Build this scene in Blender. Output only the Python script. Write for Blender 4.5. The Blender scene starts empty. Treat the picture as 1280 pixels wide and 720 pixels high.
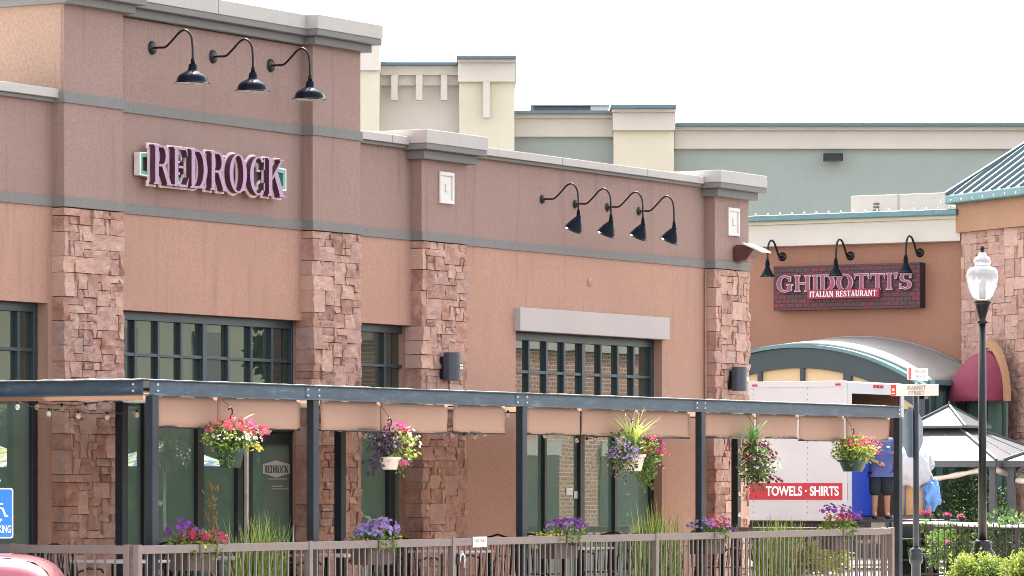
import bpy, bmesh, math, random
import numpy as np
from mathutils import Vector, Matrix, noise

# ------------------------------------------------------------------ camera, light, exposure
scn = bpy.context.scene
col = scn.collection
HC = 1.73                                  # eye height above the street
CAMY = -24.5                               # the camera stands 24.5 m in front of the pergola line (Y = 0)
FL = 5280.0                                # focal length in pixels of the 1280 px wide photograph
S30, C30 = 0.5, 0.8660254
cam_d = bpy.data.cameras.new('camera'); cam = bpy.data.objects.new('camera', cam_d); col.objects.link(cam)
cam.location = (0, CAMY, HC)
cam.rotation_euler = (math.radians(90), 0, math.radians(-60))
cam_d.sensor_width = 36; cam_d.lens = 36 * FL / 1280
cam_d.shift_y = 240 / 1280
cam_d.clip_end = 3000; cam_d.clip_start = 0.5
scn.camera = cam

SUN_EL = 58.0
SUN_AZ = 62.0                              # clockwise from +Y (towards +X): the sun stands behind the restaurants
w = bpy.data.worlds.new('World'); scn.world = w; w.use_nodes = True
nt = w.node_tree; bg = nt.nodes['Background']
sky = nt.nodes.new('ShaderNodeTexSky'); sky.sky_type = 'NISHITA'; sky.sun_disc = False
sky.sun_elevation = math.radians(SUN_EL); sky.sun_rotation = math.radians(SUN_AZ)
sky.dust_density = 4.0; sky.air_density = 1.0; sky.ozone_density = 1.0; sky.altitude = 300
bw = nt.nodes.new('ShaderNodeRGBToBW'); nt.links.new(sky.outputs[0], bw.inputs[0])          # hazy, whitish summer sky
hz_ = nt.nodes.new('ShaderNodeMix'); hz_.data_type = 'RGBA'; hz_.inputs[0].default_value = .75
tn = nt.nodes.new('ShaderNodeMix'); tn.data_type = 'RGBA'; tn.blend_type = 'MULTIPLY'; tn.inputs[0].default_value = 1; tn.inputs[7].default_value = (1.06, 1.0, .95, 1)
nt.links.new(bw.outputs[0], tn.inputs[6]); nt.links.new(sky.outputs[0], hz_.inputs[6]); nt.links.new(tn.outputs[2], hz_.inputs[7])
nt.links.new(hz_.outputs[2], bg.inputs[0]); bg.inputs[1].default_value = 0.15
sd = bpy.data.lights.new('sun', 'SUN'); sun = bpy.data.objects.new('sun', sd); col.objects.link(sun)
sd.energy = 2.6; sd.angle = math.radians(0.5); sd.color = (1, .96, .9)
sv = Vector((math.sin(math.radians(SUN_AZ)) * math.cos(math.radians(SUN_EL)),
             math.cos(math.radians(SUN_AZ)) * math.cos(math.radians(SUN_EL)), math.sin(math.radians(SUN_EL))))
sun.rotation_euler = sv.to_track_quat('Z', 'Y').to_euler(); sun.location = (40, 0, 60)
scn.view_settings.view_transform = 'Standard'; scn.view_settings.look = 'None'
scn.view_settings.gamma = 1.0; scn.view_settings.exposure = 2.6
scn.cycles.max_bounces = 8; scn.cycles.filter_width = 0.95

# ------------------------------------------------------------------ measuring helpers (photo survey -> metres on real planes)
def X(px, Y):
    u = (px - 640) / FL; return (Y - CAMY) * (.5 * u + C30) / (.5 - C30 * u)
def Z(px, py, Y):
    u = (px - 640) / FL; return HC + (600 - py) / FL * (Y - CAMY) / (.5 - C30 * u)
def Yx(px, x):                             # on a plane of constant X
    u = (px - 640) / FL; D = x / (C30 + .5 * u); return CAMY + D * (.5 - C30 * u)
def Zx(px, py, x):
    u = (px - 640) / FL; return HC + (600 - py) / FL * x / (C30 + .5 * u)
def at(px, D, z=0):                        # at a distance D in front of the camera
    u = (px - 640) / FL; return Vector((D * (C30 + .5 * u), CAMY + D * (.5 - C30 * u), z))
def zd(py, D): return HC + (600 - py) / FL * D
VR = Vector((S30, -C30, 0)); VF = Vector((C30, S30, 0)); UP = Vector((0, 0, 1))

# ------------------------------------------------------------------ materials
def lin(c):
    return tuple(((v / 255) / 12.92 if v <= 10 else ((v / 255 + .055) / 1.055) ** 2.4) for v in c)
MATS = {}
def base(name):
    m = bpy.data.materials.new(name); m.use_nodes = True
    b = m.node_tree.nodes['Principled BSDF']; MATS[name] = m
    return m, m.node_tree, b
def N(nt, t, **k):
    n = nt.nodes.new(t)
    for a, v in k.items(): setattr(n, a, v)
    return n
def posn(nt, scale=(1, 1, 1)):
    g = N(nt, 'ShaderNodeNewGeometry'); mp = N(nt, 'ShaderNodeMapping'); mp.inputs['Scale'].default_value = scale
    nt.links.new(g.outputs['Position'], mp.inputs[0]); return mp.outputs[0]
def mixc(nt, fac, a, b, mode='MIX'):
    m = N(nt, 'ShaderNodeMix', data_type='RGBA', blend_type=mode)
    for s, v in ((0, fac), (6, a), (7, b)):
        if isinstance(v, (int, float)): m.inputs[s].default_value = v
        elif isinstance(v, tuple): m.inputs[s].default_value = (*v, 1)
        else: nt.links.new(v, m.inputs[s])
    return m.outputs[2]
def ramp(nt, src, stops):
    r = N(nt, 'ShaderNodeValToRGB'); e = r.color_ramp.elements
    while len(e) < len(stops): e.new(.5)
    for i, (p, c) in enumerate(stops):
        e[i].position = p; e[i].color = (*c, 1) if isinstance(c, tuple) else (c, c, c, 1)
    nt.links.new(src, r.inputs[0]); return r.outputs[0]
def noi(nt, vec, scale, detail=3, rough=.6):
    n = N(nt, 'ShaderNodeTexNoise'); n.inputs['Scale'].default_value = scale; n.inputs['Detail'].default_value = detail
    n.inputs['Roughness'].default_value = rough; nt.links.new(vec, n.inputs['Vector']); return n.outputs[0]
def bump(nt, b, h, strength=.3, dist=.01):
    n = N(nt, 'ShaderNodeBump'); n.inputs['Strength'].default_value = strength; n.inputs['Distance'].default_value = dist
    nt.links.new(h, n.inputs['Height']); nt.links.new(n.outputs[0], b.inputs['Normal'])
def stucco(name, c, k=.75, speck=.20, streak=.10, bscale=30, rough=.95):
    m, nt, b = base(name); c = tuple(v * k for v in lin(c))
    p = posn(nt)
    f = noi(nt, p, bscale, 4, .7); big = noi(nt, p, .9, 4)
    sp = posn(nt, (7, 7, .5)); st = noi(nt, sp, 1.2, 4)
    x = mixc(nt, ramp(nt, f, [(.32, 0.), (.68, 1.)]), tuple(v * (1 - speck) for v in c), tuple(min(1, v * (1 + speck)) for v in c))
    x = mixc(nt, ramp(nt, big, [(.35, 0.), (.7, .5)]), x, tuple(v * .88 for v in c))
    x = mixc(nt, ramp(nt, st, [(.56, 0.), (.75, streak * 4)]), x, tuple(v * .80 for v in c))
    nt.links.new(x, b.inputs['Base Color']); b.inputs['Roughness'].default_value = rough
    b.inputs['Specular IOR Level'].default_value = .2
    bump(nt, b, f, .5, .006)
    return m
def plain(name, c, rough=.5, metal=0, var=.12, scale=8, k=1.0, spec=.5, srgb=True, em=None, bs=0):
    m, nt, b = base(name); c = tuple(v * k for v in (lin(c) if srgb else c))
    p = posn(nt); f = noi(nt, p, scale, 4)
    x = mixc(nt, ramp(nt, f, [(.3, 0.), (.7, 1.)]), tuple(v * (1 - var) for v in c), tuple(min(1, v * (1 + var)) for v in c))
    nt.links.new(x, b.inputs['Base Color']); b.inputs['Roughness'].default_value = rough
    b.inputs['Metallic'].default_value = metal; b.inputs['Specular IOR Level'].default_value = spec
    if bs: bump(nt, b, f, bs, .01)
    return m
def leafm(name, c, var=.35, k=1.0, trans=.35, rough=.55):
    m, nt, b = base(name); c = tuple(v * k for v in lin(c))
    g = N(nt, 'ShaderNodeNewGeometry')
    x = mixc(nt, g.outputs['Random Per Island'], tuple(v * (1 - var) for v in c), tuple(min(1, v * (1 + var)) for v in c))
    nt.links.new(x, b.inputs['Base Color']); b.inputs['Roughness'].default_value = rough
    t = N(nt, 'ShaderNodeBsdfTranslucent'); nt.links.new(x, t.inputs[0])
    ms = N(nt, 'ShaderNodeMixShader'); ms.inputs[0].default_value = trans
    nt.links.new(b.outputs[0], ms.inputs[1]); nt.links.new(t.outputs[0], ms.inputs[2])
    nt.links.new(ms.outputs[0], nt.nodes['Material Output'].inputs[0])
    return m

M_mauve = stucco('mauve_stucco', (168, 142, 133), .78, .17, .26, 44)
M_orange = stucco('salmon_stucco', (203, 163, 144), .70, .17, .24, 44)
M_side = stucco('tan_stucco', (200, 168, 148), .64)
M_band = stucco('grey_trim_stucco', (142, 142, 140), .75, .08)
M_cap = stucco('pale_cornice_stucco', (205, 202, 196), .75, .05, .08)
M_lintel = stucco('grey_lintel_stucco', (194, 190, 187), .84, .06, .03)
M_ghid = stucco('brown_stucco', (165, 124, 104), .92, .14)
M_cream = stucco('cream_stucco', (234, 228, 206), .76, .03, .03, 20)
M_beige = stucco('beige_stucco', (217, 212, 204), .88, .03, .03, 20)
M_grgreen = stucco('grey_green_stucco', (166, 178, 172), .86, .05, .03, 20)
M_white = stucco('white_trim_stucco', (232, 228, 216), .74, .03, .02, 20)
M_teal = plain('teal_metal', (92, 128, 132), .4, .3)
M_capblue = plain('blue_grey_coping', (84, 110, 122), .5, .2)
M_frame = plain('dark_teal_frame', (58, 74, 80), .38, .2, .06, 3, .8)
M_frame2 = plain('charcoal_door_frame', (38, 44, 48), .4, .2, .06)
M_black = plain('black_metal', (20, 22, 25), .4, 0, .1, spec=.35)
M_lampblue = plain('navy_enamel', (18, 25, 36), .22, 0, .05, spec=.08)
M_lampin = plain('white_enamel', (225, 225, 220), .3)
M_post = plain('dark_steel_post', (34, 44, 53), .4, .1, .15, 5, spec=.4)
M_tan = stucco('tan_canvas', (203, 160, 138), .66, .05, .02, 200)
def canvas_m():
    m = M_tan; nt = m.node_tree; b = nt.nodes['Principled BSDF']; t = N(nt, 'ShaderNodeBsdfTranslucent'); t.inputs[0].default_value = (*lin((206, 186, 170)), 1)
    ms = N(nt, 'ShaderNodeMixShader'); ms.inputs[0].default_value = .6; nt.links.new(b.outputs[0], ms.inputs[1]); nt.links.new(t.outputs[0], ms.inputs[2]); nt.links.new(ms.outputs[0], nt.nodes['Material Output'].inputs[0])
canvas_m()
M_val = stucco('valance_canvas', (204, 166, 146), .70, .05, .02, 200)
M_membrane = stucco('white_bounce_roof', (232, 230, 226), .85, .03, .03, 10)  # white for unseen roofs that bounce light onto the retail walls
M_fence = plain('brown_fence_paint', (118, 106, 103), .5, .15, .08, 6)
M_galv = plain('galvanised_bolt', (190, 195, 200), .35, .7)
M_wood = plain('brown_box', (84, 70, 66), .7)
M_whitep = plain('white_paint', (225, 226, 228), .45, 0, .02, 1.5, .9)
M_tabletop = plain('pale_table_top', (190, 192, 192), .5, 0, .1)
M_red = plain('red_sign', (168, 34, 52), .5, 0, .03)
M_white2 = plain('white_lettering', (240, 240, 240), .6, 0, .0, k=.9)
M_dark = plain('dark_lettering', (60, 62, 66), .6)
M_greytxt = plain('grey_lettering', (150, 146, 146), .6)
M_bulb = plain('clear_bulb', (225, 222, 210), .12, 0, .05)
MATS['clear_bulb'].node_tree.nodes['Principled BSDF'].inputs['Transmission Weight'].default_value = .6
M_concrete = stucco('concrete', (190, 182, 172), .9, .1, .0, 20)
M_asph = plain('asphalt', (66, 66, 66), .9, 0, .25, 3, .9, bs=.2)
M_paint = plain('road_paint', (215, 215, 210), .8)
M_roofm = plain('light_grey_roof_panel', (82, 84, 88), .4, .2, .05)
M_roofd = plain('grey_roof_panel', (120, 116, 116), .45, .2, .08)
M_gzpost = plain('grey_gazebo_post', (86, 90, 92), .5, .2)
M_maroon = plain('maroon_canvas', (120, 45, 66), .8, 0, .1)
M_curtain = plain('ivory_curtain', (222, 208, 192), .9)
M_soil = plain('soil', (60, 45, 35), .95)
M_potg = plain('green_pot', (38, 66, 58), .45)
M_potw = plain('white_pot', (225, 215, 200), .5)
M_bluesign = plain('blue_sign', (28, 118, 205), .45, 0, .03)
M_greysign = plain('grey_sign_back', (104, 116, 126), .4, .3)
M_brass = plain('brown_fixture', (96, 62, 56), .3, .2)
M_skin = plain('skin', (176, 128, 108), .6, 0, .06)
M_shirt = plain('blue_shirt', (76, 88, 142), .85, 0, .12, 14)
M_shorts = plain('navy_shorts', (34, 42, 54), .9, 0, .15, 14)
M_shoe = plain('dark_shoe', (45, 45, 48), .6)
M_hair = plain('brown_hair', (60, 42, 32), .8)
M_bluebin = plain('blue_plastic', (30, 70, 190), .45)
M_card = plain('cardboard', (190, 150, 110), .9)
M_bag = plain('white_plastic_bag', (172, 176, 184), .4, 0, .08, 5)
M_bluebag = plain('blue_bag', (100, 150, 215), .5, 0, .15, 9)
M_bark = plain('bark', (84, 70, 58), .95, 0, .3, 12, bs=.5)
M_grassg = plain('lawn', (72, 92, 40), .95, 0, .3, 2)

def steel_beam():
    m, nt, b = base('blue_grey_steel'); p = posn(nt, (1, 1, 6)); f = noi(nt, p, 2.2, 6, .7); q = noi(nt, posn(nt, (9, 9, .7)), 1, 5)
    x = ramp(nt, f, [(.3, lin((50, 66, 80))), (.55, lin((66, 84, 100))), (.75, lin((112, 126, 134)))])
    x = mixc(nt, ramp(nt, q, [(.5, 0.), (.7, .55)]), x, lin((52, 66, 80)))
    nt.links.new(x, b.inputs['Base Color']); b.inputs['Roughness'].default_value = .42; b.inputs['Metallic'].default_value = .2
    return m
M_beam = steel_beam()
def stone_m():
    m, nt, b = base('red_sandstone'); g = N(nt, 'ShaderNodeNewGeometry'); p = posn(nt)
    c = ramp(nt, g.outputs['Random Per Island'], [(0, lin((118, 80, 70))), (.2, lin((176, 134, 122))), (.4, lin((164, 136, 130))),
                                               (.6, lin((206, 172, 154))), (.8, lin((158, 108, 92))), (1., lin((186, 154, 144)))])
    f = noi(nt, p, 7, 8, .72); f2 = noi(nt, posn(nt, (1, 1, 2.2)), 30, 5, .8)
    c = mixc(nt, ramp(nt, f, [(.35, 0.), (.7, .9)]), c, lin((200, 170, 156)))
    c = mixc(nt, ramp(nt, f2, [(.50, 0.), (.72, .45)]), c, lin((126, 92, 84)))
    nt.links.new(c, b.inputs['Base Color']); b.inputs['Roughness'].default_value = .92; b.inputs['Specular IOR Level'].default_value = .2
    bump(nt, b, f2, .9, .018)
    return m
M_stone = stone_m()
M_mortar = plain('dark_mortar', (140, 118, 108), .95)
def glass_m(name, c, ior=1.75, wave=.003):
    m, nt, b = base(name); b.inputs['Base Color'].default_value = (*c, 1); b.inputs['Roughness'].default_value = 0
    b.inputs['IOR'].default_value = ior; f = noi(nt, posn(nt, (1, 1, .6)), 1.1, 1)
    bump(nt, b, f, wave, .2); return m
M_glass = glass_m('green_window_glass', (.022, .036, .030), 2.2)
M_glasslow = glass_m('storefront_glass', (.10, .170, .135), 2.1)
M_globe = None
def globe_m():
    m, nt, b = base('frosted_globe'); b.inputs['Base Color'].default_value = (.6, .6, .62, 1); b.inputs['Roughness'].default_value = .35
    b.inputs['Transmission Weight'].default_value = .45; b.inputs['IOR'].default_value = 1.2
    return m
M_globe = globe_m()
def brick_m(name, c1, c2, mortar, sc, ax='Y', off=.5, ratio=(.5, .25)):
    m, nt, b = base(name); g = N(nt, 'ShaderNodeNewGeometry'); s = N(nt, 'ShaderNodeSeparateXYZ'); nt.links.new(g.outputs['Position'], s.inputs[0])
    cx = N(nt, 'ShaderNodeCombineXYZ'); nt.links.new(s.outputs[ax], cx.inputs[0]); nt.links.new(s.outputs['Z'], cx.inputs[1])
    br = N(nt, 'ShaderNodeTexBrick'); nt.links.new(cx.outputs[0], br.inputs['Vector'])
    br.inputs['Color1'].default_value = (*lin(c1), 1); br.inputs['Color2'].default_value = (*lin(c2), 1); br.inputs['Mortar'].default_value = (*lin(mortar), 1)
    br.inputs['Scale'].default_value = sc; br.inputs['Mortar Size'].default_value = .02; br.inputs['Bias'].default_value = -.25
    nt.links.new(br.outputs[0], b.inputs['Base Color']); b.inputs['Roughness'].default_value = .85
    return m
M_signbrick = brick_m('purple_brick_face', (84, 64, 68), (122, 52, 56), (46, 38, 40), 2.6)
M_brick = brick_m('red_brown_brick', (150, 108, 92), (184, 138, 116), (205, 192, 176), 2.2, 'X')
def zigzag():
    m, nt, b = base('zigzag_canvas'); g = N(nt, 'ShaderNodeNewGeometry'); s = N(nt, 'ShaderNodeSeparateXYZ'); nt.links.new(g.outputs['Position'], s.inputs[0])
    pp = N(nt, 'ShaderNodeMath', operation='PINGPONG'); nt.links.new(s.outputs['Y'], pp.inputs[0]); pp.inputs[1].default_value = .12
    ad = N(nt, 'ShaderNodeMath', operation='ADD'); nt.links.new(pp.outputs[0], ad.inputs[0]); nt.links.new(s.outputs['Z'], ad.inputs[1])
    fr = N(nt, 'ShaderNodeMath', operation='MULTIPLY'); nt.links.new(ad.outputs[0], fr.inputs[0]); fr.inputs[1].default_value = 6
    f2 = N(nt, 'ShaderNodeMath', operation='FRACT'); nt.links.new(fr.outputs[0], f2.inputs[0])
    c = ramp(nt, f2.outputs[0], [(0, lin((235, 235, 228))), (.34, lin((110, 160, 205))), (.66, lin((215, 215, 110)))])
    nt.nodes[-1].color_ramp.interpolation = 'CONSTANT'
    nt.links.new(c, b.inputs['Base Color']); b.inputs['Roughness'].default_value = .9
    return m
M_zig = zigzag()
def carpaint():
    m, nt, b = base('red_car_paint'); b.inputs['Base Color'].default_value = (.42, .10, .13, 1); b.inputs['Roughness'].default_value = .3
    b.inputs['Metallic'].default_value = .15; b.inputs['Coat Weight'].default_value = 1; b.inputs['Coat Roughness'].default_value = .04; return m
M_car = carpaint()
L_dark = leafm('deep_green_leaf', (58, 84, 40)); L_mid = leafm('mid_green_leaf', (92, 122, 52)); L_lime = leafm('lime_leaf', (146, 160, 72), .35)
L_grass = leafm('grass_blade', (84, 136, 58), .35); L_pale = leafm('pale_blade', (186, 200, 110), .25); L_purple = leafm('purple_leaf', (66, 48, 72), .3)
L_tree = leafm('tree_leaf', (78, 98, 52), .35); L_grey = leafm('dry_leaf', (168, 152, 110), .3)
F_pink = leafm('pink_petal', (200, 92, 142), .3); F_coral = leafm('coral_petal', (198, 82, 98), .35); F_red = leafm('crimson_petal', (178, 46, 94), .3)
F_mag = leafm('magenta_petal', (170, 60, 124), .3); F_vio = leafm('violet_petal', (112, 54, 146), .35); F_lav = leafm('lavender_petal', (148, 122, 184), .3)
F_yel = leafm('yellow_petal', (196, 188, 70), .3); F_white = leafm('white_petal', (232, 226, 232), .1); F_burg = leafm('burgundy_petal', (110, 22, 50), .3)
F_blue = leafm('blue_petal', (122, 122, 180), .3)

# ------------------------------------------------------------------ object helpers
def tag(o, label=None, cat=None, group=None, kind=None):
    if label: o['label'] = label
    if cat: o['category'] = cat
    if group: o['group'] = group
    if kind: o['kind'] = kind
    return o
def thing(name, label, cat, loc=(0, 0, 0), group=None, rz=0):
    o = bpy.data.objects.new(name, None); col.objects.link(o); o.location = loc; o.rotation_euler = (0, 0, rz); o.empty_display_size = .1
    return tag(o, label, cat, group)
def wloc(o):
    v = Vector((0, 0, 0))
    while o is not None: v += Vector(o.location); o = o.parent
    return v
class MB:
    def __init__(s): s.v = []; s.f = []; s.m = []; s.sm = []; s.M = None; s.mi = 0; s.smooth = False
    def add(s, vs, fs):
        b = len(s.v)
        for p in vs:
            p = Vector(p); s.v.append(s.M @ p if s.M is not None else p)
        for f in fs: s.f.append([b + i for i in f]); s.m.append(s.mi); s.sm.append(s.smooth)
        return s
    def box(s, x0, x1, y0, y1, z0, z1):
        return s.add([(x0, y0, z0), (x1, y0, z0), (x1, y1, z0), (x0, y1, z0), (x0, y0, z1), (x1, y0, z1), (x1, y1, z1), (x0, y1, z1)],
                     [(0, 3, 2, 1), (4, 5, 6, 7), (0, 1, 5, 4), (1, 2, 6, 5), (2, 3, 7, 6), (3, 0, 4, 7)])
    def bar(s, a, b, w, h=None, up=(0, 0, 1)):
        a = Vector(a); b = Vector(b); h = h or w; d = (b - a).normalized(); upv = Vector(up)
        if abs(d.dot(upv)) > .98: upv = Vector((1, 0, 0))
        r = d.cross(upv).normalized(); u = r.cross(d).normalized(); vs = []
        for p in (a, b):
            for i, j in ((-1, -1), (1, -1), (1, 1), (-1, 1)): vs.append(p + r * (i * w / 2) + u * (j * h / 2))
        return s.add(vs, [(0, 1, 2, 3), (7, 6, 5, 4), (0, 4, 5, 1), (1, 5, 6, 2), (2, 6, 7, 3), (3, 7, 4, 0)])
    def tube(s, pts, rad, n=10, cap=True):
        pts = [Vector(p) for p in pts]; k = len(pts)
        rs = rad if isinstance(rad, (list, tuple)) else [rad] * k
        vs = []; fs = []; ref = None
        for i, p in enumerate(pts):
            d = (pts[min(i + 1, k - 1)] - pts[max(i - 1, 0)]).normalized()
            if ref is None: ref = Vector((0, 0, 1)) if abs(d.z) < .9 else Vector((1, 0, 0))
            r = (ref - d * ref.dot(d)).normalized(); ref = r; t = d.cross(r)
            for j in range(n):
                a = 2 * math.pi * j / n; vs.append(p + (r * math.cos(a) + t * math.sin(a)) * rs[i])
        for i in range(k - 1):
            for j in range(n):
                a = i * n + j; b = i * n + (j + 1) % n; fs.append((a, b, b + n, a + n))
        if cap: fs.append(tuple(range(n - 1, -1, -1))); fs.append(tuple(range((k - 1) * n, k * n)))
        o = s.smooth; s.smooth = True; s.add(vs, fs); s.smooth = o; return s
    def lathe(s, c, prof, n=20, axis=(0, 0, 1), cap=False):
        c = Vector(c); q = Vector((0, 0, 1)).rotation_difference(Vector(axis)); vs = []; fs = []
        for r, z in prof:
            for j in range(n):
                a = 2 * math.pi * j / n; vs.append(c + q @ Vector((r * math.cos(a), r * math.sin(a), z)))
        for i in range(len(prof) - 1):
            for j in range(n):
                a = i * n + j; b = i * n + (j + 1) % n; fs.append((a, b, b + n, a + n))
        if cap: fs.append(tuple(range(n - 1, -1, -1))); fs.append(tuple(range((len(prof) - 1) * n, len(prof) * n)))
        o = s.smooth; s.smooth = True; s.add(vs, fs); s.smooth = o; return s
    def prism(s, pts, O, U, V, Nn, d0, d1, side_mi=None):
        O, U, V, Nn = Vector(O), Vector(U), Vector(V), Vector(Nn); n = len(pts)
        vs = [O + U * a + V * b + Nn * d0 for a, b in pts] + [O + U * a + V * b + Nn * d1 for a, b in pts]
        area = sum(pts[i][0] * pts[(i + 1) % n][1] - pts[(i + 1) % n][0] * pts[i][1] for i in range(n))
        flip = (area < 0) ^ (U.cross(V).dot(Nn) < 0)
        idx = list(range(n)); m = s.mi
        front = [n + i for i in idx]; back = idx[::-1]
        if flip: front = front[::-1]; back = back[::-1]
        s.add(vs, [front, back])
        b = len(s.v) - 2 * n
        for i in range(n):
            j = (i + 1) % n; q = (b + i, b + j, b + n + j, b + n + i)
            s.f.append(list(q[::-1] if flip else q)); s.m.append(m if side_mi is None else side_mi); s.sm.append(False)
        return s
    def build(s, name, mats, parent=None, bevel=0, local=False):
        me = bpy.data.meshes.new(name)
        off = wloc(parent) if (parent is not None and not local) else Vector((0, 0, 0))
        me.from_pydata([tuple(v - off) for v in s.v], [], s.f); 
        if not isinstance(mats, (list, tuple)): mats = [mats]
        for m in mats: me.materials.append(m)
        me.polygons.foreach_set('material_index', s.m); me.polygons.foreach_set('use_smooth', s.sm); me.update()
        o = bpy.data.objects.new(name, me); col.objects.link(o)
        if parent is not None: o.parent = parent
        if bevel:
            b = o.modifiers.new('bevel', 'BEVEL'); b.width = bevel; b.segments = 2; b.limit_method = 'ANGLE'; b.harden_normals = False
        return o
def copy_tree(o, parent=None, offset=None):
    c = o.copy(); col.objects.link(c)
    if parent is not None: c.parent = parent
    for ch in list(o.children): copy_tree(ch, c)
    return c

def wall_holes(mb, x0, x1, z0, z1, yf, yb, holes):
    xs = sorted({x0, x1, *[h[0] for h in holes], *[h[1] for h in holes]}); zs = sorted({z0, z1, *[h[2] for h in holes], *[h[3] for h in holes]})
    xs = [x for x in xs if x0 <= x <= x1]; zs = [z for z in zs if z0 <= z <= z1]
    def inh(a, b):
        if a < x0 or a > x1 or b < z0 or b > z1: return True
        return any(h[0] < a < h[1] and h[2] < b < h[3] for h in holes)
    for i in range(len(xs) - 1):
        for j in range(len(zs) - 1):
            a, b, c, d = xs[i], xs[i + 1], zs[j], zs[j + 1]; mx, mz = (a + b) / 2, (c + d) / 2
            if inh(mx, mz): continue
            mb.add([(a, yf, c), (b, yf, c), (b, yf, d), (a, yf, d)], [(0, 1, 2, 3)])
            mb.add([(a, yb, c), (b, yb, c), (b, yb, d), (a, yb, d)], [(3, 2, 1, 0)])
            e = 1e-4
            if inh(a - e, mz): mb.add([(a, yf, c), (a, yf, d), (a, yb, d), (a, yb, c)], [(0, 1, 2, 3)])
            if inh(b + e, mz): mb.add([(b, yf, c), (b, yb, c), (b, yb, d), (b, yf, d)], [(0, 1, 2, 3)])
            if inh(mx, c - e): mb.add([(a, yf, c), (a, yb, c), (b, yb, c), (b, yf, c)], [(0, 1, 2, 3)])
            if inh(mx, d + e): mb.add([(a, yf, d), (b, yf, d), (b, yb, d), (a, yb, d)], [(0, 1, 2, 3)])

# rough stones --------------------------------------------------
def cube_template(n=6):
    bm = bmesh.new(); bmesh.ops.create_cube(bm, size=2.0)
    bmesh.ops.subdivide_edges(bm, edges=bm.edges[:], cuts=n - 1, use_grid_fill=True)
    v = np.array([x.co[:] for x in bm.verts]); f = [[q.index for q in p.verts] for p in bm.faces]; bm.free(); return v, f
TV, TF = cube_template(5)
def stone_box(mb, rng, O, U, V, Nn, a0, a1, b0, b1, d0, d1, rough=.018):
    """one quarried stone: block between a0..a1 (along U), b0..b1 (V), d0..d1 (out)"""
    g = .002 + rng.random() * .003
    a0 += g; a1 -= g; b0 += g; b1 -= g; d1 += rng.uniform(-.008, .010)
    sa, sb, sdd = (a1 - a0) / 2, (b1 - b0) / 2, (d1 - d0) / 2
    v = TV.copy(); seed = Vector((rng.random() * 90, rng.random() * 90, rng.random() * 90))
    tilt = rng.uniform(-.012, .012), rng.uniform(-.010, .010)
    out = []
    for x, y, z in v:
        edge = (abs(x) > .99) + (abs(y) > .99) + (abs(z) > .99)
        px = x * sa; py = y * sb; pz = z * sdd
        if z > -.99 and edge >= 2:
            k = .006 if edge == 2 else .009
            if abs(x) > .99: px -= math.copysign(k, x)
            if abs(y) > .99: py -= math.copysign(k * .8, y)
            if z > .99: pz -= k
        p = Vector((px, py, pz)); nz = noise.noise(p * 9 + seed); n2 = noise.noise(p * 22 + seed)
        if z > -.99:
            dz = (nz * rough + n2 * rough * .5) * (1 if z > .99 else .35)
            pz += dz + (x * tilt[0] + y * tilt[1]) * (1 if z > .9 else 0)
            px += n2 * .003; py += noise.noise(p * 11 - seed) * .003
            if abs(x) > .99: px += nz * rough * .3
        out.append(O + U * (px + a0 + sa) + V * (py + b0 + sb) + Nn * (pz + d0 + sdd))
    mb.add(out, TF)
def stone_panel(mb, rng, O, U, V, Nn, W, H, depth, c=.1, big=True, back=.1, quoin=0, ci=None):
    """irregular ashlar of fitted stones over a W x H face, plus wrapped corner stones along the left edge"""
    O, U, V, Nn = Vector(O), Vector(U), Vector(V), Vector(Nn)
    nx = max(2, round(W / c)); nz = max(2, round(H / c)); cw = W / nx; chh = H / nz
    occ = [[0] * nz for _ in range(nx)]
    if quoin:
        j = 0
        while j < nz:
            h_ = min(rng.choice([1, 2, 2, 2, 3, 3]), nz - j); w_ = rng.choice([1, 1, 2, 2, 3])
            for a in range(w_):
                for b in range(h_): occ[a][j + b] = 1
            stone_box(mb, rng, O, U, V, Nn, -.008, w_ * cw, j * chh, (j + h_) * chh, -quoin, depth + .002, .022); j += h_
    for j in range(nz):
        for i in range(nx):
            if occ[i][j]: continue
            for _ in range(12):
                w_, h_ = rng.choice([(3, 2), (2, 2), (2, 3), (3, 3), (2, 1), (1, 1), (3, 1), (4, 2), (1, 2), (3, 2), (4, 3), (2, 1)])
                if i + w_ > nx or j + h_ > nz: continue
                if any(occ[i + a][j + b] for a in range(w_) for b in range(h_)): continue
                break
            else: w_, h_ = 1, 1
            for a in range(w_):
                for b in range(h_): occ[i + a][j + b] = 1
            a0, a1, b0, b1 = i * cw, (i + w_) * cw, j * chh, (j + h_) * chh
            stone_box(mb, rng, O, U, V, Nn, a0, a1, b0, b1, -back, depth, .024)
quoin_w = []

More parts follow.
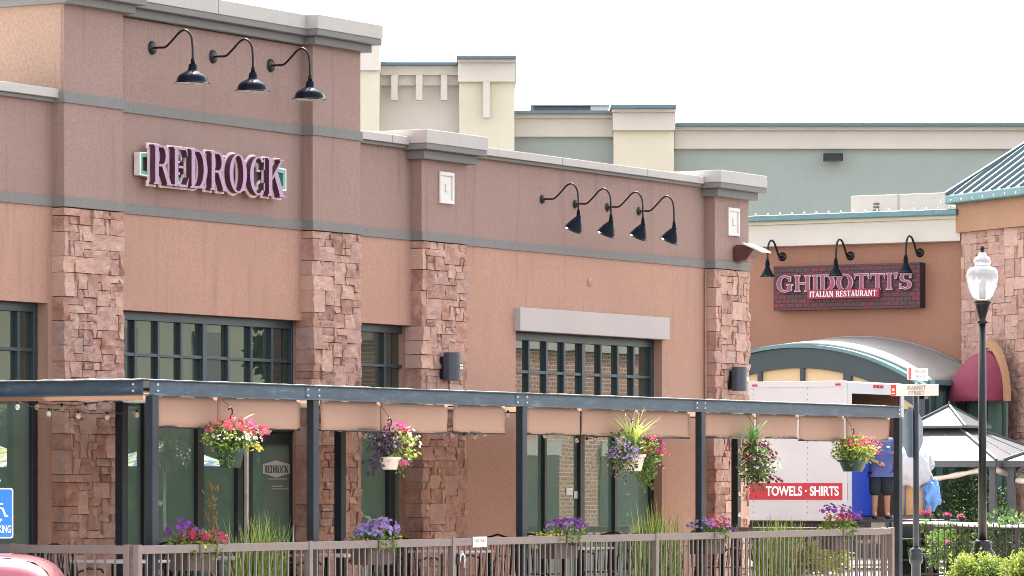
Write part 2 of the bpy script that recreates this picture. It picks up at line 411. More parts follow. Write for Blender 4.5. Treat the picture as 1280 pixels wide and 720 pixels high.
# serif lettering ------------------------------------------------
def bx(x0, y0, x1, y1): return ('p', [(x0, y0), (x1, y0), (x1, y1), (x0, y1)])
def pl(*p): return ('p', list(p))
def rg(cx, cy, ro, so, ri, si, a0=0, a1=360): return ('r', cx, cy, ro, so, ri, si, a0, a1)
def st(x, w=.14, y0=0, y1=1, s=.05): return [bx(x, y0, x + w, y1), bx(x - s, y0, x + w + s, y0 + .045), bx(x - s, y1 - .045, x + w + s, y1)]
GL = {
 'R': (.70, st(.06) + [bx(.2, .94, .34, 1), bx(.2, .46, .36, .52), rg(.33, .73, .27, .27, .12, .205, -90, 90), pl((.30, .5), (.45, .5), (.68, .04), (.52, .04)), bx(.50, 0, .74, .045)]),
 'E': (.60, st(.06) + [bx(.2, .94, .55, 1), bx(.2, 0, .57, .06), bx(.2, .47, .42, .53), pl((.50, .95), (.55, .95), (.55, .76)), bx(.395, .38, .435, .62), pl((.50, .05), (.57, .05), (.60, .26))]),
 'D': (.74, st(.06) + [bx(.2, .94, .33, 1), bx(.2, 0, .33, .06), rg(.31, .5, .39, .5, .22, .435, -90, 90)]),
 'O': (.78, [rg(.39, .5, .37, .52, .20, .455)]),
 'C': (.70, [rg(.39, .5, .37, .52, .20, .455, 48, 312), pl((.60, .68), (.655, .68), (.655, .97), (.62, .97)), pl((.60, .30), (.655, .34), (.64, .12), (.60, .12))]),
 'K': (.74, st(.06) + [pl((.2, .42), (.2, .52), (.56, .97), (.64, .97)), pl((.28, .56), (.42, .68), (.70, .04), (.52, .04)), bx(.50, 0, .76, .045), bx(.50, .955, .70, 1)]),
 'G': (.80, [rg(.39, .5, .37, .52, .20, .455, 50, 318), bx(.55, .06, .70, .42), bx(.48, .40, .76, .45), pl((.60, .68), (.655, .68), (.655, .97), (.62, .97))]),
 'H': (.80, st(.06) + st(.56) + [bx(.2, .47, .58, .53)]),
 'I': (.30, st(.07)),
 'T': (.70, st(.27) + [bx(.04, .94, .66, 1), pl((.02, .95), (.08, .95), (.02, .72)), pl((.62, .95), (.68, .95), (.68, .72))]),
 'S': (.60, [rg(.30, .74, .25, .27, .10, .21, 40, 270), rg(.30, .26, .26, .27, .11, .21, -140, 90), bx(.50, .72, .545, .97), bx(.035, .03, .08, .3)]),
 "'": (.20, [pl((.03, 1), (.16, 1), (.11, .68), (.06, .68))]),
 'A': (.76, [pl((.06, .03), (.13, .03), (.38, .86), (.36, 1)), pl((.52, .03), (.69, .03), (.42, 1), (.34, 1)), bx(.2, .28, .56, .34), bx(0, 0, .22, .045), bx(.46, 0, .76, .045)]),
 'L': (.58, st(.06) + [bx(.2, 0, .54, .06), pl((.48, .05), (.54, .05), (.57, .28))]),
 'N': (.82, [bx(.09, 0, .15, 1), bx(.62, 0, .68, 1), pl((.09, 1), (.26, 1), (.68, 0), (.56, 0)), bx(.02, 0, .22, .045), bx(.02, .955, .2, 1), bx(.55, .955, .75, 1)]),
 'U': (.80, [bx(.08, .3, .24, 1), bx(.60, .3, .66, 1), rg(.37, .32, .29, .34, .14, .27, 180, 360), bx(.02, .955, .3, 1), bx(.53, .955, .73, 1)]),
 'M': (.95, [bx(.08, 0, .14, 1), bx(.70, 0, .86, 1), pl((.08, 1), (.24, 1), (.50, .1), (.42, .1)), pl((.42, .1), (.48, .1), (.76, 1), (.70, 1)), bx(.02, 0, .2, .045), bx(.65, 0, .91, .045)]),
 ' ': (.35, []),
}
def grow_poly(p, g):
    if g == 0: return p
    if g < 0: g = 0; return p
    n = len(p); A = sum(p[i][0] * p[(i + 1) % n][1] - p[(i + 1) % n][0] * p[i][1] for i in range(n)); sg = 1 if A > 0 else -1
    L = []
    for i in range(n):
        (x0, y0), (x1, y1) = p[i], p[(i + 1) % n]; dx, dy = x1 - x0, y1 - y0; l = math.hypot(dx, dy); nx, ny = dy / l * sg, -dx / l * sg
        L.append(((x0 + nx * g, y0 + ny * g), (dx, dy)))
    out = []
    for i in range(n):
        (p0, d0), (p1, d1) = L[i - 1], L[i]; cr = d0[0] * d1[1] - d0[1] * d1[0]
        if abs(cr) < 1e-6: out.append(p1[0:2]); continue
        t = ((p1[0] - p0[0]) * d1[1] - (p1[1] - p0[1]) * d1[0]) / cr
        q = (p0[0] + d0[0] * t, p0[1] + d0[1] * t); ox, oy = p[i]; dd = math.hypot(q[0] - ox, q[1] - oy)
        if dd > 2 * g: q = (ox + (q[0] - ox) * 2 * g / dd, oy + (q[1] - oy) * 2 * g / dd)
        out.append(q)
    return out
def glyph(mb, ch, O, U, V, Nn, w, h, d0, d1, g=0, fm=0, sm=1):
    """w: width of 1 glyph unit in metres, h: height in metres, g: outline growth in metres"""
    k = 0
    for pc in GL[ch][1]:
        e = d1 + k * .0007; b = d0 - k * .0004; k += 1; mb.mi = fm
        if pc[0] == 'p':
            pts = grow_poly([(a * w, c * h) for a, c in pc[1]], g); mb.prism(pts, O, U, V, Nn, b, e, sm)
        else:
            _, cx, cy, ro, so, ri, si, a0, a1 = pc; n = 28; full = (a1 - a0) == 360
            Ro, So, Ri, Si = ro * w + g, so * h + g, max(.001, ri * w - g), max(.001, si * h - g)
            if not full and g: da = math.degrees(g / (ro * w)); a0 -= da; a1 += da
            for i in range(n):
                t0 = math.radians(a0 + (a1 - a0) * i / n); t1 = math.radians(a0 + (a1 - a0) * (i + 1) / n)
                q = [(cx * w + Ri * math.cos(t0), cy * h + Si * math.sin(t0)), (cx * w + Ro * math.cos(t0), cy * h + So * math.sin(t0)),
                     (cx * w + Ro * math.cos(t1), cy * h + So * math.sin(t1)), (cx * w + Ri * math.cos(t1), cy * h + Si * math.sin(t1))]
                Ov, Uv, Vv, Nv = Vector(O), Vector(U), Vector(V), Vector(Nn)
                vs = [Ov + Uv * a + Vv * c + Nv * b for a, c in q] + [Ov + Uv * a + Vv * c + Nv * e for a, c in q]
                mb.mi = fm; mb.add(vs, [(4, 5, 6, 7), (3, 2, 1, 0)]); mb.mi = sm; mb.add(vs, [(1, 2, 6, 5), (3, 0, 4, 7)])
                if not full and i == 0: mb.add(vs, [(0, 1, 5, 4)])
                if not full and i == n - 1: mb.add(vs, [(2, 3, 7, 6)])
def word_width(t, gap=.06): return sum(GL[c][0] for c in t) + gap * (len(t) - 1)
def word(mb, t, O, U, V, Nn, W, h, d0, d1, g=0, gap=.06, fm=0, sm=0):
    k = W / word_width(t, gap); x = 0
    for c in t:
        glyph(mb, c, Vector(O) + Vector(U) * x * k, U, V, Nn, k, h, d0, d1, g, fm, sm); x += GL[c][0] + gap
def font_text(name, t, size, mat, parent, loc, U, V, extr=.004, bold=0, wide=1.0, align='CENTER', world=True):
    cu = bpy.data.curves.new(name, 'FONT'); cu.body = t; cu.size = size; cu.extrude = extr; cu.offset = bold; cu.align_x = align; cu.align_y = 'CENTER'
    o = bpy.data.objects.new(name, cu); col.objects.link(o); dg = bpy.context.evaluated_depsgraph_get()
    me = bpy.data.meshes.new_from_object(o.evaluated_get(dg)); bpy.data.objects.remove(o)
    U = Vector(U).normalized(); V = Vector(V).normalized(); W = U.cross(V)
    off = (wloc(parent) if world else Vector((0, 0, 0)))
    for v in me.vertices: v.co = Vector(loc) - off + U * v.co.x * wide + V * v.co.y + W * v.co.z
    me.materials.clear(); me.materials.append(mat); q = bpy.data.objects.new(name, me); col.objects.link(q); q.parent = parent
    return q

# foliage --------------------------------------------------------
def rdir(rng):
    while True:
        v = Vector((rng.uniform(-1, 1), rng.uniform(-1, 1), rng.uniform(-1, 1)))
        if .05 < v.length < 1: return v.normalized()
def leaf(mb, rng, p, L, W, d=None):
    d = d or rdir(rng); s = d.cross(rdir(rng)).normalized(); n = d.cross(s)
    mb.add([p, p + d * L * .5 + s * W / 2 + n * L * .06, p + d * L, p + d * L * .5 - s * W / 2 + n * L * .06], [(0, 1, 2), (0, 2, 3)])
def blob_leaves(mb, rng, c, R, n, L, W, shell=.5, droop=0):
    c = Vector(c); R = Vector(R)
    for _ in range(n):
        d = rdir(rng); r = rng.uniform(shell, 1.0) * (1 + .18 * noise.noise(d * 2.5 + c))
        p = c + Vector((d.x * R.x, d.y * R.y, d.z * R.z)) * r
        q = (d + rdir(rng) * .9 + Vector((0, 0, -droop))).normalized(); leaf(mb, rng, p, L * rng.uniform(.6, 1.3), W * rng.uniform(.7, 1.2), q)
def blossom(mb, rng, p, r, face):
    a = face.cross(rdir(rng)).normalized(); b = face.cross(a); vs = [p - face * r * .25]; n = 10
    for i in range(n):
        t = 2 * math.pi * i / n; rr = r * (1 if i % 2 == 0 else .72); vs.append(p + (a * math.cos(t) + b * math.sin(t)) * rr + face * r * rng.uniform(0, .25))
    mb.add(vs, [(0, i + 1, (i + 1) % n + 1) for i in range(n)])
def blossoms(mb, rng, c, R, n, r, mi):
    c = Vector(c); R = Vector(R); mb.mi = mi
    for _ in range(n):
        d = rdir(rng); d.z = abs(d.z) * .9 + d.z * .1; p = c + Vector((d.x * R.x, d.y * R.y, d.z * R.z)) * rng.uniform(.75, 1.1)
        f = (d + Vector((-.5, -.8, .5)) * .8 + rdir(rng) * .4).normalized(); blossom(mb, rng, p, r * rng.uniform(.55, .95), f)
    mb.mi = 0
def blade(mb, rng, p, h, w, lean, droop=.3):
    d = Vector((lean[0], lean[1], 0)); n = 5; s = Vector((d.y, -d.x, 0)); s = s.normalized() if s.length > 1e-4 else Vector((1, 0, 0))
    if rng.random() < .5: s = (s + Vector((.6, -.6, 0))).normalized()
    vs = []; 
    for i in range(n + 1):
        t = i / n; q = p + Vector((0, 0, h * (t - droop * t * t * .6))) + d * (t * t); ww = w * (1 - t) ** .6 / 2 + .0008
        vs += [q - s * ww, q + s * ww]
    mb.add(vs, [(2 * i, 2 * i + 1, 2 * i + 3, 2 * i + 2) for i in range(n)])

# ================================================================== GROUND
g = MB(); g.add([(-400, -400, 0), (900, -400, 0), (900, 900, 0), (-400, 900, 0)], [(0, 1, 2, 3)]); tag(g.build('ground', M_asph), kind='structure')
g = MB(); g.box(20, 60, -2.2, 16, .001, .12); tag(g.build('pavement', M_concrete, bevel=.02), kind='structure')
g = MB(); g.box(60.6, 82.9, 1.2, 16, .002, .10); tag(g.build('plaza_pavement', plain('grey_paving', (120, 114, 108), .9, 0, .15, 4), bevel=.02), kind='structure')
g = MB()
for i in range(9): g.add([(22 + i * 2.7, -8, .004), (22.1 + i * 2.7, -8, .004), (22.1 + i * 2.7, -3, .004), (22 + i * 2.7, -3, .004)], [(0, 1, 2, 3)])
tag(g.build('parking_line', M_paint), kind='structure')

# ================================================================== RED ROCK RESTAURANT BUILDING
PB, WL, GL_Y = 2.90, 3.06, 3.19
rb = thing('restaurant_building', 'mauve and salmon stucco restaurant with stone pilasters behind the long pergola', 'building', (37.6, WL, 0))
P = [(30.6, 31.7), (37.64, 38.76), (42.68, 43.76), (45.2, 46.3), (53.2, 54.26)]
X0, X1 = 24.0, 54.30
ZB0, ZB1 = 4.73, 4.84            # lower grey band
ZM0, ZM1 = 5.87, 5.985           # upper grey band on the tower
WIN = [(31.9, 37.62 + .0, 0.12, 3.66), (38.90, 42.72, .12, 3.645), (43.76, 45.0, .12, 3.665), (X(644.6, WL), X(827.5, WL), .12, 3.72)]
WIN[0] = (31.9, X(56, 3.1), .12, 3.67); WIN[1] = (X(150, 3.1), X(378, WL), .12, 3.645); WIN[2] = (X(448, 3.1), X(514, WL), .12, 3.665)
m = MB(); wall_holes(m, X0, X1, .0, ZB0 + .05, WL, WL + .35, WIN); m.build('salmon_wall', M_orange, rb)
m = MB(); m.box(X0, X1, WL + .004, WL + .34, ZB0 + .05, 5.88); m.build('mauve_wall', M_mauve, rb)
m = MB(); m.box(P[1][0], P[2][1], WL, 11.5, 5.88, 7.0); m.build('mauve_tower_wall', [M_mauve], rb)
m = MB(); m.box(P[1][0] - .004, P[1][0] + .2, WL - .12, 11.49, 5.9, 6.99); m.build('tan_tower_side', M_side, rb)
# building body behind the facade
m = MB(); m.box(X0, X1, WL + 1.4, 46, 0, 5.7); m.box(X1 - .3, X1 - .002, WL + .35, WL + 1.41, 0, 5.7); m.box(X0, X1 - .002, WL + .342, WL + 1.41, 3.9, 5.7); m.build('rear_wall', M_orange, rb)  # depth stretched out of view to carry the light-bouncing roof
# bands
def bandline(z0, z1, xa, xb, out, name, mat, pil):
    mm = MB(); x = xa
    for (a, b) in pil:
        if a > x: mm.box(x, a - out, WL - out, WL + .1, z0, z1)
        mm.box(a - out, b + out, PB - out, WL + .1, z0 - .001, z1 + .001); x = b + out
    if x < xb: mm.box(x, xb, WL - out, WL + .1, z0, z1)
    return mm.build(name, mat, rb, bevel=.004)
bandline(ZB0, ZB1, X0, X1, .02, 'grey_band', M_band, P)
bandline(ZM0, ZM1, P[1][0], P[2][1], .02, 'grey_band', M_band, P[1:3])
# pilaster bodies
for i, (a, b) in enumerate(P):
    top = {1: 6.98, 2: 6.98}.get(i, 5.80)
    m = MB(); m.box(a, b, PB, WL + .06, ZB0 + .01, top); m.build('pilaster', M_mauve, rb, bevel=.006)
# stone on the pilasters
rng = random.Random(4)
for i, (a, b) in enumerate(P):
    quoin_w.clear()
    m = MB(); m.mi = 1; m.box(a + .03, b - .02, PB + .05, WL + .18, .0, ZB0 - .002); m.mi = 0
    stone_panel(m, rng, (a, PB + .02, .02), (1, 0, 0), (0, 0, 1), (0, -1, 0), b - a, ZB0 - .03, .03, .088, back=.06, quoin=.22)
    o = m.build('stone_cladding', [M_stone, M_mortar], rb)
# return faces of the last pier (right-hand side of the building)
quoin_w.clear()
# cornices: three stepped mouldings
def cornice(xa, xb, Yw, z, name_parent, heights, ov, pil=None, left=True, right=True):
    """white fascia, grey fillet, grey bed mould (top z downwards)"""
    (h1, h2, h3), (o1, o2, o3) = heights, ov
    specs = [(z - h1, z, o1, M_cap, 'fascia'), (z - h1 - h2, z - h1 - .001, o2, M_band, 'fillet'), (z - h1 - h2 - h3, z - h1 - h2 - .001, o3, M_band, 'bed_mould')]
    for z0, z1, o, mt, nm in specs:
        if z1 - z0 < .01: continue
        mm = MB(); mm.box(xa - (o if left else 0), xb + (o if right else 0), Yw - o, WL + .5, z0, z1); mm.build(nm, mt, name_parent, bevel=.006)
# wing parapets
cornice(X0, P[0][0] - .205, WL, 6.02, rb, (.10, .045, 0), (.10, .05, 0), left=False, right=False)
cornice(P[0][1] + .205, P[1][0] - .006, WL, 6.02, rb, (.10, .045, 0), (.10, .05, 0), left=False, right=False)
cornice(P[2][1] + .03, P[3][0] - .205, WL, 6.012, rb, (.10, .045, 0), (.10, .06, 0), left=False, right=False)
cornice(P[3][1] + .205, P[4][0] - .205, WL, 6.012, rb, (.10, .045, 0), (.10, .06, 0), left=False, right=False)
for a, b in (P[0], P[3], P[4]):
    cornice(a, b, PB, 6.10, rb, (.17, .075, .11), (.2, .19, .10))
# deeper end block returns on the roof side
for a, b in (P[3], P[4]):
    m = MB(); m.box(a - .19, b + .19, WL + .45, WL + .95, 5.93, 6.098); m.build('fascia', M_cap, rb)
# tower cornice
for z0, z1, o, mt, nm in [(7.12, 7.29, .2, M_cap, 'tower_fascia'), (7.045, 7.119, .19, M_band, 'tower_fillet'), (6.95, 7.044, .10, M_band, 'tower_bed_mould')]:
    mm = MB(); a, b = P[1]; mm.box(a - o, b + o, PB - o, 11.5, z0, z1); a2, b2 = P[2]; mm.box(b + o + .0005, a2 - o - .0005, WL - o, 11.4, z0 - .0005, z1 - .0005); mm.box(a2 - o, b2 + o, PB - o, 11.5, z0, z1)
    mm.build(nm, mt, rb, bevel=.006)
m = MB(); m.box(P[1][0] + .1, P[2][1] - .1, WL, 11.3, 6.94, 7.2); m.build('roof', M_band, rb)
m = MB(); m.box(X0, X1 - .1, WL + .5, 45.9, 5.701, 5.75); m.build('roof', M_membrane, rb)  # unseen roof, run far back to bounce light onto the retail building

for xj in (40.6, 44.6, 47.2, 48.9, 51.3):
    yj, z0_, z1_ = (WL - .2, 7.125, 7.287) if xj < 43 else (WL - .1, 5.915, 6.010)
    m = MB(); m.box(xj - .003, xj + .003, yj - .0025, yj + .01, z0_, z1_); m.build('cap_joint', M_band, rb)
# windows: deep steel muntins
def window(name, x0, x1, z0, z1, Y, vthin, vthick, hs, parent, glassmat=M_glass, depth=.055, fw=.07, thin=.045, thick=.09, bottom=True, label=None):
    f = MB()
    f.box(x0, x0 + fw, Y, Y + depth, z0, z1); f.box(x1 - fw, x1, Y, Y + depth, z0, z1)
    f.box(x0 + fw, x1 - fw, Y, Y + depth, z1 - .10, z1); f.box(x0 + fw, x1 - fw, Y, Y + depth, z0, z0 + .06)
    for x in vthick: f.box(x - thick / 2, x + thick / 2, Y - .004, Y + depth, z0 + .06, z1 - .10)
    for x in vthin: f.box(x - thin / 2, x + thin / 2, Y + .004, Y + depth, z0 + .06, z1 - .10)
    for z in hs: f.box(x0 + fw, x1 - fw, Y + .008, Y + depth, z - .02, z + .02)
    o = f.build(name, M_frame, parent, bevel=.004)
    if label: o['label'] = label
    p = MB(); p.box(x0 + .02, x1 - .02, Y + depth, Y + depth + .02, z0 + .02, z1 - .02); p.build('pane', glassmat, o)
    return o
TZ = 2.66   # head of the lower glazing
h1, h2 = 3.155, 2.70
def mids(px, Y): return [X(q, Y) for q in px]
Y = GL_Y
wx = [(WIN[0][0], WIN[0][1] - .01), (WIN[1][0] + .02, X(368.5, Y)), (WIN[2][0] + .02, X(510, Y)), (WIN[3][0] + .0, X(817.5, Y))]
window('window', *wx[0], TZ, WIN[0][3], Y, mids([24, -8, -42], Y), [X(-80, Y)], [h1], rb)
window('window', *wx[1], TZ, WIN[1][3], Y, mids([170, 199, 227.5, 286.5, 315, 341], Y), [X(256, Y)], [h1], rb)
window('window', *wx[2], TZ, WIN[2][3], Y, mids([482], Y), [], [h1], rb)
window('window', *wx[3], TZ, WIN[3][3] - .05, Y, mids([662, 684, 706, 752, 773, 793], Y), [X(729.5, Y)], [h1], rb)
m = MB(); m.box(WIN[3][0] + .001, WIN[3][1] - .001, Y, Y + .1, WIN[3][3] - .049, WIN[3][3] - .001); m.build('window_head', M_frame, rb)
# lower storefront glazing
def store(x0, x1, mull, Y, door=None):
    f = MB(); z1 = TZ - .002
    f.box(x0, x0 + .09, Y, Y + .12, .13, z1); f.box(x1 - .09, x1, Y, Y + .12, .13, z1); f.box(x0 + .09, x1 - .09, Y, Y + .12, z1 - .06, z1)
    d0, d1 = door if door else (x1 - .09, x1 - .09)
    f.box(x0 + .09, d0, Y, Y + .12, .13, .42)
    for px, w_ in mull:
        x = X(px, Y); f.box(x - w_ / 2, x + w_ / 2, Y - .004, Y + .12, .42, z1 - .06)
    o = f.build('storefront_window', M_frame2, rb, bevel=.004)
    p = MB(); p.box(x0 + .03, (door[0] if door else x1 - .03), Y + .05, Y + .06, .3, z1 - .03); p.build('pane', M_glasslow, o)
    return o
store(*wx[0], [(-40, .07), (-100, .07)], Y)
dx0, dx1 = X(309, Y), X(377, Y)
sf = store(wx[1][0], X(377, Y), [(182, .06), (251, .13), (300, .10)], Y, (dx0, dx1))
store(*wx[2], [(490, .16)], Y)
store(*wx[3], [(682, .06), (728, .12), (770, .07)], Y)
# door with header
m = MB(); m.box(dx0, dx1 - .09, Y - .01, Y + .12, 2.30, TZ - .07); dh = m.build('door_header', M_frame2, rb, bevel=.004)
m = MB(); zt = 2.295
m.box(dx0 + .02, dx0 + .14, Y + .01, Y + .07, .14, zt); m.box(dx1 - .22, dx1 - .1, Y + .01, Y + .07, .14, zt)
m.box(dx0 + .14, dx1 - .22, Y + .01, Y + .07, zt - .14, zt); m.box(dx0 + .14, dx1 - .22, Y + .01, Y + .07, .14, .42)
door = m.build('door', M_frame2, rb, bevel=.004)
m = MB(); m.box(dx0 + .13, dx1 - .21, Y + .035, Y + .045, .4, zt - .13); m.build('pane', M_glasslow, door)
m = MB(); m.box(dx0 - .018, dx0 + .012, Y - .012, Y + .03, .14, zt); m.build('weather_strip', M_lampin, door)
m = MB(); hx = dx1 - .26; m.tube([(hx + .12, Y + .01, 1.20), (hx + .12, Y - .05, 1.20), (hx, Y - .05, 1.20), (hx, Y - .05, .95), (hx, Y - .05, .9), (hx + .12, Y - .05, .9), (hx + .12, Y + .01, .9)], .012, 8)
m.build('handle', M_galv, door)
# door decal: pale hexagonal plate with the name
lx0, lx1 = X(331, Y), X(364.5, Y); lz = Z(348, 586.5, Y); cx = (lx0 + lx1) / 2; hw = (lx1 - lx0) / 2
M_decal = plain('frosted_decal', (176, 178, 176), .7, 0, .04)
m = MB(); m.prism([(-hw, -.05), (0, -.10), (hw, -.05), (hw, .06), (0, .105), (-hw, .06)], (cx, Y + .03, lz), (1, 0, 0), (0, 0, 1), (0, -1, 0), 0, .002); m.mi = 1
word(m, 'REDROCK', (cx - hw * .88, Y + .028, lz - .045), (1, 0, 0), (0, 0, 1), (0, -1, 0), hw * 1.76, .09, .001, .004, fm=1, sm=1)
m.build('door_decal', [M_decal, M_dark], door)
m = MB(); m.mi = 0
for (a, b, zz) in ((338, 362, 598.5), (342, 357, 607.5), (342, 364, 610.8)):
    n = 7
    for i in range(n):
        xa, xb = X(a, Y), X(b, Y); q = xa + (xb - xa) * i / n; m.box(q, q + (xb - xa) / n * .7, Y + .028, Y + .03, Z(350, zz + .8, Y), Z(350, zz - .4, Y))
m.build('door_small_print', M_decal, door)
# white papers inside the W4 glass
for (px, py) in ((725.5, 618), (716, 614)):
    m = MB(); xa = X(px, Y); m.box(xa - .1, xa + .07, Y + .040, Y + .044, Z(px, py + 5, Y), Z(px, py - 4, Y)); m.build('paper_notice', M_white2, rb)
# drawn-back curtains behind the left panes of the right window (seen as pale folds)
# lintel over the right window
m = MB(); m.box(X(643, WL) - .0, X(835, 3.0), 2.97, WL - .001 + .05, 3.68, 3.985); m.build('lintel', M_lintel, rb, bevel=.006)
# square cream medallions
M_med = plain('cream_medallion', (236, 234, 228), .8, 0, .02, k=.8)
for (px, py) in ((557, 235), (916, 277.5)):
    xc = X(px, PB); zc = Z(px, py, PB); w2, h2_ = .175, .20
    m = MB(); m.box(xc - w2, xc + w2, PB - .03, PB, zc - h2_, zc - h2_ + .05); m.box(xc - w2, xc + w2, PB - .03, PB, zc + h2_ - .05, zc + h2_)
    m.box(xc - w2, xc - w2 + .05, PB - .03, PB, zc - h2_ + .05, zc + h2_ - .05); m.box(xc + w2 - .05, xc + w2, PB - .03, PB, zc - h2_ + .05, zc + h2_ - .05)
    m.box(xc - w2 + .05, xc + w2 - .05, PB - .012, PB, zc - h2_ + .05, zc + h2_ - .05); m.box(xc - .035, xc + .035, PB - .03, PB - .012, zc - .05, zc + .05)
    m.build('medallion', M_med, rb, bevel=.008)
m = MB(); m.lathe((X(737, WL), WL - .003, Z(737, 352, WL)), [(.0, -.01), (.062, -.01), (.07, 0)], 24, (0, 1, 0)); m.build('round_vent_cover', M_orange, rb)
m = MB(); xx = P[4][0] - .03; m.tube([(xx, WL - .03, .1), (xx, WL - .03, 4.7)], .012, 8); m.build('conduit', M_orange, rb)

# ================================================================== REDROCK SIGN
M_lavf = plain('mauve_letter_face', (160, 132, 160), .5, 0, .04); M_mar = plain('maroon_letter_side', (84, 44, 62), .5, 0, .05); M_pinkb = plain('pale_pink_back', (236, 214, 214), .6, 0, .03, k=.95)
M_tealb = plain('teal_channel', (98, 168, 152), .5); M_tealdk = plain('dark_teal_inside', (30, 72, 66), .5); M_smoke = plain('smoky_panel', (108, 98, 94), .8)
YS = WL - .16
sx0 = X(190, YS); sx1 = X(354, YS); sz0 = Z(200, 231, YS) ; sz1 = Z(200, 181.5, YS)
rs = thing('wall_sign', 'large REDROCK sign with mauve serif letters over a teal hexagonal frame on the tower', 'sign', ((sx0 + sx1) / 2, WL, (sz0 + sz1) / 2))
hx0, hx1 = X(172, WL - .07), X(358, WL - .1); zc = (sz0 + sz1) / 2; xc = (hx0 + hx1) / 2
def hexring(mb, k0, k1, d0, d1, fm):
    def hexp(k): a = (hx1 - hx0) / 2 - k; return [(-a, -.13 + k * .9), (0, -.215 + k), (a, -.13 + k * .9), (a, .13 - k * .9), (0, .215 - k), (-a, .13 - k * .9)]
    A, B = hexp(k0), hexp(k1)
    for i in range(6):
        j = (i + 1) % 6; mb.mi = fm; mb.prism([A[i], A[j], B[j], B[i]], (xc, WL, zc), (1, 0, 0), (0, 0, 1), (0, -1, 0), d0, d1)
m = MB(); hexring(m, 0, .018, .02, .10, 0); hexring(m, .018, .06, .02, .095, 1); m.build('hexagon_frame', [M_lampin, M_tealb], rs)
m = MB(); a = (hx1 - hx0) / 2 - .05; m.prism([(-a, -.09), (0, -.165), (a, -.09), (a, .09), (0, .165), (-a, .09)], (xc, WL, zc), (1, 0, 0), (0, 0, 1), (0, -1, 0), .02, .03); m.build('hexagon_panel', M_smoke, rs)
t = 'REDROCK'; gap = .07; kk = (sx1 - sx0) / word_width(t, gap); x = 0
for ch in t:
    m = MB(); O = (sx0 + x * kk, WL, sz0)
    glyph(m, ch, O, (1, 0, 0), (0, 0, 1), (0, -1, 0), kk, sz1 - sz0, .085, .105, .022, 2, 2)
    glyph(m, ch, O, (1, 0, 0), (0, 0, 1), (0, -1, 0), kk, sz1 - sz0, .115, .185, -.004, 0, 1)
    m.build('letter', [M_lavf, M_mar, M_pinkb], rs); x += GL[ch][0] + gap

# ================================================================== GOOSENECK LAMPS
def gooseneck(label, loc, Nn, path, rad, neck, prof, tilt, group, bulb=True, rr=.08):
    """path: (out, up) points in metres; shade profile hung at the end, tilted back to the wall"""
    Nn = Vector(Nn); loc = Vector(loc)
    t = thing('gooseneck_lamp', label, 'wall lamp', loc, group)
    m = MB(); m.lathe(loc, [(0, .03), (rr * .5, .03), (rr * .9, .018), (rr, 0)], 20, Nn); m.build('wall_plate', M_black, t)
    pts = [loc + Nn * o + UP * h for o, h in path]
    sm = [pts[0]]
    for i in range(len(pts) - 1):
        p0, p1, p2, p3 = pts[max(i - 1, 0)], pts[i], pts[i + 1], pts[min(i + 2, len(pts) - 1)]
        for k in range(1, 6):
            s_ = k / 5; sm.append(.5 * ((2 * p1) + (p2 - p0) * s_ + (2 * p0 - 5 * p1 + 4 * p2 - p3) * s_ ** 2 + (3 * p1 - p0 - 3 * p2 + p3) * s_ ** 3))
    m = MB(); m.tube(sm, rad, 10); m.build('arm', M_black, t)
    e = pts[-1]; ax = (UP * math.cos(tilt) + Nn * math.sin(tilt)).normalized()       # axis pointing up; the mouth looks back at the wall
    m = MB(); m.tube([e + UP * .01, e - UP * neck * .5], [rad * 1.7, rad * 1.9], 12); m.tube([e - UP * neck * .5, e - UP * neck], [rad * 2.4, rad * 2.1], 12); m.build('socket', M_lampblue, t)
    b = e - UP * neck * .9
    m = MB(); m.lathe(b, prof, 28, ax); m.mi = 1; m.lathe(b, [(max(.002, r - .004), z - .003) for r, z in prof], 28, ax)
    sh = m.build('shade', [M_lampblue, M_lampin], t)
    if bulb:
        m = MB(); c = b + ax * (prof[-1][1] + .035); m.lathe(c, [(.001, -.045), (.02, -.04), (.03, -.02), (.03, 0), (.018, .03), (.012, .05)], 12, ax); m.build('bulb', M_bulb, t)
    return t
PT = [(0, 0), (.10, 0), (.19, .005), (.30, .09), (.38, .16), (.46, .18), (.53, .12), (.555, .02), (.56, -.16)]
dome = [(.04, .05), (.05, .02), (.055, -.02), (.085, -.04), (.14, -.07), (.168, -.10), (.178, -.135), (.184, -.155), (.208, -.172), (.208, -.166)]
for (px, py, w_) in ((190, 60, 'leftmost'), (266, 71, 'middle'), (338, 82, 'rightmost')):
    gooseneck('dome-shaded gooseneck lamp above the REDROCK sign, %s of the three' % w_, (X(px, WL), WL, Z(px, py, WL)), (0, -1, 0), PT, .013, .11, dome, .04, 'gooseneck lamps over the REDROCK sign')
ang = [(.03, .02), (.034, 0), (.05, -.02), (.085, -.08), (.115, -.15), (.13, -.185), (.134, -.18)]
for (px, py, w_) in ((677.7, 249, 'leftmost'), (718.8, 255, 'second from the left'), (759.2, 259, 'third from the left'), (798.5, 264, 'rightmost')):
    gooseneck('angled blue gooseneck lamp above the grey lintel, %s of four' % w_, (X(px, WL), WL, Z(px, py, WL)), (0, -1, 0), [(o * .98, h * 1.05) for o, h in PT], .012, .10, ang, .45, 'angled gooseneck lamps on the right wing', bulb=False, rr=.06)

